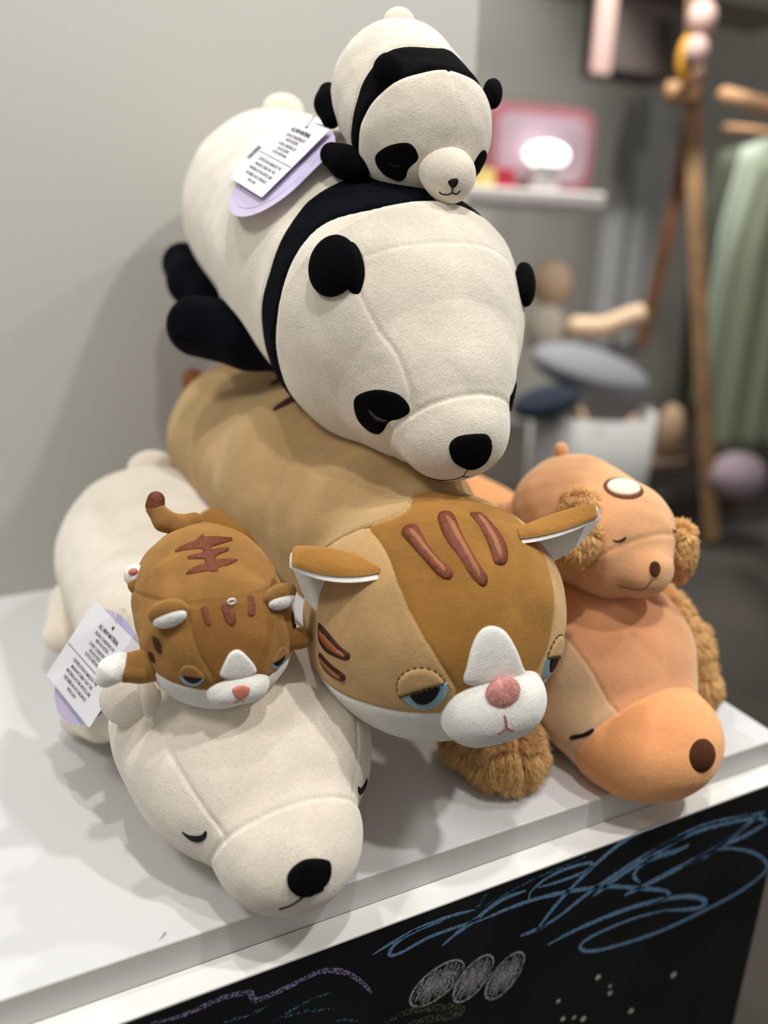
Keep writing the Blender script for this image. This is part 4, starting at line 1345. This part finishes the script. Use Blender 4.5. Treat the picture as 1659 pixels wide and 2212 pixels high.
for wd, pts in (
        (7, [(0.2701, 0.5423, -0.0683), (0.2907, 0.5423, -0.0622), (0.3199, 0.5423, -0.0565), (0.3558, 0.5423, -0.0562), (0.386, 0.5423, -0.0599)]),
        (7, [(0.3973, 0.5423, -0.0736), (0.3769, 0.5423, -0.0746), (0.3345, 0.5423, -0.0737), (0.302, 0.5423, -0.0796), (0.29, 0.5423, -0.0783), (0.2885, 0.5423, -0.0735), (0.2948, 0.5423, -0.0656), (0.3146, 0.5423, -0.0588), (0.3475, 0.5423, -0.059)]),
        (9, [(0.3495, 0.5423, -0.0921), (0.366, 0.5423, -0.0827), (0.3857, 0.5423, -0.0751), (0.4026, 0.5423, -0.0662), (0.423, 0.5423, -0.0601), (0.4504, 0.5423, -0.0604)]),
        (9, [(0.3889, 0.5423, -0.0781), (0.4065, 0.5423, -0.0774), (0.4305, 0.5423, -0.0761), (0.468, 0.5423, -0.0782), (0.5177, 0.5423, -0.0871), (0.5711, 0.5423, -0.1024), (0.6296, 0.5423, -0.1289), (0.665, 0.5423, -0.1466), (0.669, 0.5423, -0.1574), (0.6344, 0.5423, -0.1562)]),
        (7, [(0.4556, 0.5423, -0.0743), (0.4565, 0.5423, -0.0655), (0.4718, 0.5423, -0.0559), (0.4967, 0.5423, -0.0511), (0.5298, 0.5423, -0.0537), (0.5399, 0.5423, -0.0589), (0.5314, 0.5423, -0.065), (0.4985, 0.5423, -0.0656), (0.4663, 0.5423, -0.0628)]),
        (10, [(0.4699, 0.5423, -0.125), (0.49, 0.5423, -0.1022), (0.5106, 0.5423, -0.0836), (0.5319, 0.5423, -0.0684), (0.5631, 0.5423, -0.05), (0.596, 0.5423, -0.0385), (0.6497, 0.5423, -0.0368)]),
        (10, [(0.4699, 0.5423, -0.125), (0.4857, 0.5423, -0.1208), (0.5047, 0.5423, -0.1151), (0.5363, 0.5423, -0.1006), (0.5691, 0.5423, -0.0895), (0.6132, 0.5423, -0.0769), (0.6561, 0.5423, -0.0699), (0.6891, 0.5423, -0.064), (0.7329, 0.5423, -0.0667), (0.7972, 0.5423, -0.0775), (0.819, 0.5423, -0.0793)]),
        (8, [(0.449, 0.5423, -0.1227), (0.4665, 0.5423, -0.1228), (0.4859, 0.5423, -0.1226)]),
        (13, [(0.5474, 0.5423, -0.1068), (0.5702, 0.5423, -0.0968), (0.6039, 0.5423, -0.0855), (0.6403, 0.5423, -0.0851), (0.6747, 0.5423, -0.0878), (0.6897, 0.5423, -0.0854)]),
        (13, [(0.596, 0.5423, -0.1252), (0.6284, 0.5423, -0.1224), (0.6841, 0.5423, -0.1157), (0.7421, 0.5423, -0.1079), (0.7914, 0.5423, -0.0884), (0.819, 0.5423, -0.0793)]),
        (14, [(0.6135, 0.5423, -0.0788), (0.6562, 0.5423, -0.0706), (0.7135, 0.5423, -0.0689), (0.7548, 0.5423, -0.0741), (0.7982, 0.5423, -0.0815), (0.8256, 0.5423, -0.0963)]),
        (9, [(0.618, 0.5423, -0.1154), (0.6065, 0.5423, -0.1011), (0.6119, 0.5423, -0.0903), (0.6392, 0.5423, -0.0795), (0.6824, 0.5423, -0.0687)]),
        (10, [(0.4894, 0.5423, -0.1529), (0.5258, 0.5423, -0.1484), (0.578, 0.5423, -0.1475), (0.6337, 0.5423, -0.1523), (0.6942, 0.5423, -0.1665), (0.7302, 0.5423, -0.1839), (0.7396, 0.5423, -0.1974), (0.7205, 0.5423, -0.1965), (0.6732, 0.5423, -0.1797)]),
        (8, [(0.673, 0.5423, -0.1784), (0.6179, 0.5423, -0.1689), (0.5633, 0.5423, -0.1682), (0.5395, 0.5423, -0.1741), (0.5447, 0.5423, -0.1862), (0.5786, 0.5423, -0.1988), (0.6631, 0.5423, -0.2096), (0.7435, 0.5423, -0.2075), (0.806, 0.5423, -0.2006), (0.8425, 0.5423, -0.187), (0.8454, 0.5423, -0.1723), (0.8136, 0.5423, -0.1431), (0.7651, 0.5423, -0.1184), (0.7305, 0.5423, -0.1102)]),
        (11, [(0.8267, 0.5423, -0.1004), (0.7877, 0.5423, -0.1075), (0.7423, 0.5423, -0.1086), (0.6845, 0.5423, -0.1176)]),
        (8, [(0.7201, 0.5423, -0.1182), (0.7531, 0.5423, -0.1026), (0.7914, 0.5423, -0.0884)])):
    stroke(pts, wd, C_blue)
stroke([(0.0587, 0.5423, -0.0494), (0.0782, 0.5423, -0.054), (0.0984, 0.5423, -0.0534), (0.1193, 0.5423, -0.0514), (0.1404, 0.5423, -0.0548), (0.1474, 0.5423, -0.0582), (0.1492, 0.5423, -0.0664), (0.1575, 0.5423, -0.07), (0.1844, 0.5423, -0.0677), (0.2074, 0.5423, -0.0643), (0.2239, 0.5423, -0.0668), (0.2433, 0.5423, -0.0797), (0.261, 0.5423, -0.1016), (0.2702, 0.5423, -0.1183)], 10, C_purple)
for pts in ([(0.168, 0.5423, -0.1045), (0.1957, 0.5423, -0.0965), (0.2289, 0.5423, -0.0951)], [(0.1726, 0.5423, -0.1025), (0.2003, 0.5423, -0.1077), (0.2291, 0.5423, -0.1193)], [(0.1202, 0.5423, -0.0807), (0.1417, 0.5423, -0.0838), (0.1616, 0.5423, -0.0824)], [(0.2317, 0.5423, -0.1359), (0.2442, 0.5423, -0.1411), (0.2557, 0.5423, -0.1489)], [(0.3877, 0.5423, -0.0632), (0.3927, 0.5423, -0.0526), (0.4007, 0.5423, -0.0433)], [(0.3963, 0.5423, -0.0604), (0.4225, 0.5423, -0.0551), (0.4493, 0.5423, -0.0497), (0.4834, 0.5423, -0.0467), (0.5285, 0.5423, -0.044)]):
    stroke(pts, 6, C_thin)
rng = random.Random(9)
for o3, ax, ay, n in (((0.3467, 0.5423, -0.142), 0.030, 0.024, 9), ((0.3921, 0.5423, -0.1571), 0.022, 0.027, 7), ((0.434, 0.5423, -0.173), 0.022, 0.028, 7)):
    ring = [np.array(o3) + V(ax * math.cos(t) + 0.010 * math.sin(t), 0, ay * math.sin(t)) for t in np.linspace(0, 6.6, 30)]
    stroke(ring, 5, C_grey, 'chalk_scribble')
    z = []
    for i in range(n * 2):
        u = -0.85 + 1.7 * i / (2 * n - 1)
        h_ = math.sqrt(max(0.05, 1 - u * u)) * (1 if i % 2 else -1) * rng.uniform(0.7, 1.05)
        z.append(np.array(o3) + V(ax * u + 0.011 * h_, 0, ay * h_))
    stroke(z, 4.5, C_grey, 'chalk_scribble')
stroke([(0.2862, 0.5423, -0.1672), (0.311, 0.5423, -0.1649), (0.3427, 0.5423, -0.1741), (0.3795, 0.5423, -0.1943), (0.3739, 0.5423, -0.2003), (0.3436, 0.5423, -0.19), (0.3146, 0.5423, -0.1819)], 16, C_olive)
for (x, y, z), rad in (((0.574, 0.5423, -0.2413), 7), ((0.7063, 0.5423, -0.3001), 8), ((0.5981, 0.5423, -0.2784), 6), ((0.5962, 0.5423, -0.2662), 4), ((0.5161, 0.5423, -0.2514), 5), ((0.6398, 0.5423, -0.3295), 7), ((0.527, 0.5423, -0.2851), 6), ((0.5445, 0.5423, -0.2918), 5), ((0.5599, 0.5423, -0.302), 7)):
    k = rad * 0.00058
    link('chalk_dot', [(x + k * math.cos(a), y, z + k * math.sin(a)) for a in np.linspace(0, 2 * math.pi, 17)[:-1]], [list(range(16))], C_dot, board, False)

# ------------------------------------------------------------------ the shop behind
M_shelfw = mat('white_shelf_paint', (196, 190, 186), 0.6)
M_pink = mat('rose_pink_plastic', (148, 94, 100), 0.5)
M_mauve = mat('pale_mauve_backing', (158, 136, 144), 0.7, vary=0.1, vscale=9)
M_red = mat('crimson_card', (176, 44, 62), 0.6)
M_yel = mat('straw_yellow_card', (222, 196, 120), 0.6)
M_wood = mat('golden_oak', (138, 106, 72), 0.6, vary=0.15, vscale=8)
M_woodd = mat('dark_walnut_wood', (104, 68, 40), 0.6, vary=0.15, vscale=8)
M_woodl = mat('pale_pine', (180, 138, 98), 0.6)
M_green = mat('dark_olive_cloth', (96, 102, 86), 0.95)
M_sage = mat('sage_cloth', (176, 186, 168), 0.95)
M_moss = mat('moss_green_cloth', (142, 150, 126), 0.95)
M_gcloth = mat('mid_grey_cloth', (150, 149, 146), 0.95)
M_skin = mat('tan_doll_cloth', (226, 194, 160), 0.9)
M_creamc = mat('cream_doll_cloth', (226, 214, 194), 0.9)
M_pinkd = mat('blush_doll_cloth', (170, 142, 134), 0.9)
M_must = mat('mustard_cloth', (186, 134, 34), 0.9)
M_navy = mat('navy_cloth', (38, 44, 58), 0.9)
M_gcush = mat('grey_cushion_cloth', (134, 134, 138), 0.95)
M_bask = mat('pale_grey_felt', (214, 212, 208), 0.95)
M_rope = mat('jute_rope', (190, 160, 130), 0.9)
M_brownb = mat('brown_wood_bench', (112, 92, 80), 0.7)
M_lilac = mat('dusty_lilac_cloth', (176, 156, 164), 0.95)
M_taupe = mat('taupe_laminate', (150, 138, 130), 0.7)
M_dark = mat('dark_brown_box_card', (84, 74, 70), 0.8)
M_glow = bpy.data.materials.new('lit_lamp_glass')
M_glow.use_nodes = True
M_glow.node_tree.nodes['Principled BSDF'].inputs['Emission Color'].default_value = (1, 0.98, 0.95, 1)
M_glow.node_tree.nodes['Principled BSDF'].inputs['Emission Strength'].default_value = 1.5


def ybox(name, pa, pb_, y0, y1, m, parent=None, bev=0.004):
    return box(name, (min(pa[0], pb_[0]), y0, min(pa[2], pb_[2])), (max(pa[0], pb_[0]), y1, max(pa[2], pb_[2])), m, parent, bev)


def ellip(name, c, r, m, parent=None, A=None):
    f = lambda p: ell(p, c, r, A)
    R = max(r) * 1.2
    c = np.array(c)
    v, T = sdf_mesh(f, c - R, c + R, min(r) / 3.5)
    return link(name, v, T, m, parent, True)


def hanging(name, xa, xb, zt, zb, y, m, waves, label, cat, group=None):
    """a garment on the rail: shoulders narrower than the hem, real folds, two layers thick"""
    nx, nz = 40, 16
    vs, fs = [], []
    for side in (0, 1):
        for j in range(nz):
            t = j / (nz - 1)
            for i in range(nx):
                s = i / (nx - 1)
                wd = 0.72 + 0.28 * min(1, t * 3)
                x = (xa + xb) / 2 + (s - 0.5) * (xb - xa) * wd
                q = math.sin(s * waves * 6.28) * 0.022 * (0.3 + 0.7 * t)
                e = 0.035 * math.sqrt(max(0, 1 - (2 * s - 1) ** 2)) + 0.002
                vs.append((x, y + q + (e if side else -e), zt + (zb - zt) * t - 0.05 * abs(2 * s - 1) * (1 - min(1, t * 4))))
    o = nx * nz
    for j in range(nz - 1):
        for i in range(nx - 1):
            a = j * nx + i
            fs.append([a, a + 1, a + nx + 1, a + nx])
            fs.append([o + a + nx, o + a + nx + 1, o + a + 1, o + a])
    for j in range(nz - 1):
        for i in (0, nx - 1):
            a = j * nx + i
            q = [a, a + nx, o + a + nx, o + a]
            fs.append(q if i == 0 else q[::-1])
    for j in (0, nz - 1):
        for i in range(nx - 1):
            a = j * nx + i
            q = [a, a + 1, o + a + 1, o + a]
            fs.append(q[::-1] if j == 0 else q)
    ob = link(name, vs, fs, m)
    return tag(ob, label, cat, group)


a, b = (1.6099, 2.75, 0.7671), (2.311, 2.75, 0.707)
sh = ybox('wall_shelf', a, b, 2.75, 3.1, M_shelfw, None, 0.012)
tag(sh, 'white shelf on the grey wall behind, holding a pink framed case', 'shelf')
zs = a[2]
# pink framed case
a, b = np.array((1.8335, 2.9, 1.082)), np.array((2.34, 2.9, 0.8388))
tc_ = empty('display_case', ((a[0] + b[0]) / 2, 2.9, zs), 'pink rounded case standing on the white shelf behind the small panda', 'case')
w_, h_ = b[0] - a[0], a[2] - zs
for nm, ins, y0, y1, mm in (('case_frame', 0, 2.90, 2.99, M_pink), ('case_backing', 0.035, 2.895, 2.95, M_mauve)):
    q = round_rect(w_ - 2 * ins, h_ - 2 * ins, 0.07, 8)
    v, f = card_mesh(q, V(a[0] + ins, (y0 + y1) / 2, zs + ins), V(1, 0, 0), V(0, 0, 1), y1 - y0)
    link(nm, v, f, mm, tc_, False)
gl = empty('table_lamp', ((2.0564, 2.83, 0.8949)[0], 2.83, zs), 'small round lamp glowing white on the shelf in front of the pink case', 'lamp')
ellip('lamp_shade', (2.0584, 2.83, 0.8967), (0.100, 0.05, 0.048), M_glow, gl)
box('lamp_base', (gl.location[0] - 0.05, 2.80, zs), (gl.location[0] + 0.05, 2.87, (2.0636, 2.83, 0.852)[2] + 0.01), M_shelfw, gl, 0.004)
for p1, p2, mm, lb in (((1.8187, 2.8, 0.837), (1.8997, 2.8, 0.7792), M_red, 'small crimson box at the left of the white shelf'), ((1.7251, 2.8, 0.8287), (1.8116, 2.8, 0.7751), M_yel, 'small straw yellow box beside the crimson box on the shelf')):
    tag(box('gift_box', (p1[0], 2.8, zs), (p2[0], 2.87, p1[2]), mm, None, 0.004), lb, 'box')
# upper cabinet
a, b = (2.5723, 3.4, 1.7074), (4.0953, 3.4, 1.7268)
tag(ybox('upper_shelf', a, b, 3.4, 3.8, M_taupe, None, 0.01), 'taupe shelf board high on the wall at the top right', 'shelf')
zu = b[2]
a, b = (2.8894, 3.5, 1.5841), (3.3301, 3.5, 1.366)
tag(box('storage_box', (a[0], 3.5, b[2]), (b[0], 3.75, zu - 0.006), M_dark, None, 0.01), 'dark brown box fixed under the taupe shelf', 'box')
a = (2.7139, 3.38, 1.4295)
tag(box('ribbon', (a[0] - 0.055, 3.36, (2.7319, 3.38, 1.3077)[2]), (a[0] + 0.055, 3.395, zu + 0.02), M_pinkd, None, 0.012), 'blush pink strip hanging from the edge of the taupe shelf', 'ribbon')
# clothes rack
rk = empty('clothes_rack', (2.9093, 2.4966, -0.6758), 'wooden A-frame clothes rack behind the dogs, with green garments', 'clothes rack')
link('post', *tube_geo([(2.8903, 2.9034, 0.9611), (2.8916, 2.6669, 0.0467), (2.9404, 2.501, -0.7163)], 0.048, 4), M_wood, rk, False)
link('post', *tube_geo([(2.9572, 3.1092, 1.7306), (2.9389, 3.013, 1.306), (2.8911, 2.8723, 0.7902)], 0.050, 4), M_woodd, rk, False)
link('brace', *tube_geo([(2.9387, 2.993, 1.1018), (2.895, 2.9949, 0.5935), (2.8412, 3.0138, 0.1162)], 0.040, 4), M_woodd, rk, False)
link('rail', *tube_geo([(2.5728, 2.4689, 1.1108), (2.4159, 2.1619, 1.0324), (2.2898, 1.8351, 0.9424)], 0.028, 12), M_woodl, rk)
link('rail', *tube_geo([(2.7372, 2.5896, 1.0225), (2.5835, 2.2925, 0.9737), (2.474, 1.9707, 0.9177)], 0.016, 12), M_woodl, rk)
link('rail_end', *tube_geo([(2.7776, 2.9919, 1.1982), (2.894, 2.9336, 1.1963)], 0.045, 12), M_woodl, rk)
for i, (xl, xr, yt, yb, yy, mm, lb) in enumerate(((1535, 1600, 300, 900, 2.95, M_green, 'dark olive garment hanging nearest the wooden post'), (1588, 1632, 290, 860, 2.80, M_sage, 'pale sage garment hanging beside the dark olive one'), (1620, 1720, 300, 960, 2.70, M_moss, 'moss green garment at the right edge of the photo'))):
    pa, pb_ = (3.0298, 2.95, 1.0297), (3.5313, 2.95, -0.2701)
    pa, pb_ = [((3.0298, 2.95, 1.0297), (3.5313, 2.95, -0.2701)), ((3.0141, 2.8, 1.0354), (3.4338, 2.8, -0.1374)), ((2.9958, 2.7, 1.0084), (3.6707, 2.7, -0.3715))][i]
    hanging('garment', pa[0], pb_[0], pa[2], pb_[2], yy, mm, 2 + i, lb, 'garment', 'garments on the rack')
hanging('garment', (3.5264, 4.2, 1.4069)[0], (4.0099, 4.2, 1.4496)[0], (3.7567, 4.2, 1.4148)[2], (4.029, 4.2, -0.1228)[2], 4.2, M_gcloth, 3, 'grey garment hanging against the grey wall behind the brace', 'garment')
dl = empty('hanging_doll', (2.7382, 2.7909, 1.2388), 'blush doll in mustard cloth hanging at the top of the wooden post', 'doll')
ellip('head', (2.7848, 2.8495, 1.4495), (0.062, 0.05, 0.07), M_pinkd, dl)
ellip('body', (2.7472, 2.8195, 1.3242), (0.050, 0.045, 0.060), M_pinkd, dl)
ellip('dress', (2.7468, 2.8699, 1.3014), (0.045, 0.03, 0.09), M_must, dl)
# basket with cushion and doll
bk = empty('felt_basket', (2.1251, 2.4683, -0.3769), 'pale grey felt basket on the floor behind the panda', 'basket')
prof = [(0.0, 0.0), (0.225, 0.0), (0.24, 0.02), (0.245, 0.42), (0.235, 0.42), (0.225, 0.05), (0.0, 0.05)]
ctr = np.array((2.1295, 2.4799, -0.3413))
vs, fs = [], []
for i in range(32):
    t = 2 * math.pi * i / 32
    for rad, z in prof:
        vs.append(ctr + V(rad * math.cos(t), rad * math.sin(t), z - 0.12))
for i in range(32):
    for k in range(len(prof) - 1):
        j = (i + 1) % 32
        m = len(prof)
        fs.append([i * m + k, j * m + k, j * m + k + 1, i * m + k + 1])
link('basket_body', vs, fs, M_bask, bk)
link('rope_handle', *tube_geo(resample([(1.9758, 2.3789, -0.0052), (1.9793, 2.3053, -0.0689), (2.0632, 2.2618, -0.0743), (2.1673, 2.2741, -0.0319)], 0.02), 0.013, 8), M_rope, bk)
link('plinth', *tube_geo([tuple(ctr + V(0, 0, -0.12)), (ctr[0], ctr[1], -0.75)], 0.19, 24), M_brownb, bk)
tag(ellip('cushion', (2.1716, 2.5687, 0.0946), (0.26, 0.22, 0.080), M_gcush, None, axes(12, 0, -10)), 'grey cushion lying on top of the felt basket', 'cushion')
tag(ellip('cushion', (1.8749, 2.4461, 0.0091), (0.14, 0.11, 0.05), M_navy, None, axes(0, 0, 14)), 'dark navy cushion tucked under the grey cushion in the basket', 'cushion')
dl = empty('rag_doll', (2.0069, 2.6191, 0.167), 'cream rag doll with a tan head sitting on the grey cushion', 'doll')
ellip('head', (2.23, 2.9556, 0.4059), (0.093, 0.085, 0.095), M_skin, dl)
ellip('body', (2.1877, 2.901, 0.2108), (0.10, 0.08, 0.11), M_creamc, dl)
link('arm', *tube_geo(resample([(2.2475, 2.8228, 0.2378), (2.3367, 2.7211, 0.2414), (2.4141, 2.6739, 0.2791), (2.4829, 2.6492, 0.3031)], 0.02), 0.045, 10), M_skin, dl)
# bench and bits on the right
bn = empty('low_bench', (2.7317, 2.682, -0.7589), 'low brown bench behind the small dog', 'bench')
a, b = np.array((2.524, 2.75, -0.4057)), np.array((3.5176, 2.75, -0.5925))
box('bench_top', (a[0], 2.75, a[2] - 0.05), (b[0], 3.1, a[2]), M_brownb, bn, 0.004)
box('bench_front', (a[0] + 0.03, 2.8, -0.75), (a[0] + 0.30, 3.08, a[2] - 0.05), M_brownb, bn, 0.004)
box('leg', (b[0] - 0.08, 2.8, -0.75), (b[0] - 0.02, 3.08, a[2] - 0.05), M_brownb, bn, 0.004)
zb = a[2]
tag(ellip('cloth_bag', ((3.0315, 2.5, -0.4213)[0], 2.50, zb - 0.01), (0.14, 0.11, 0.11), M_lilac), 'dusty lilac cloth bag draped over the bench end', 'bag')
tag(ellip('cloth_pouch', ((2.9435, 2.85, -0.2764)[0], 2.85, zb + 0.13), (0.075, 0.07, 0.128), M_rope), 'beige pouch on the brown bench beside the wooden post', 'pouch')
tag(ellip('cloth_bag', ((3.4894, 2.95, -0.3791)[0], 2.95, zb + 0.10), (0.15, 0.09, 0.10), M_taupe), 'taupe bag on the brown bench under the green garments', 'bag')
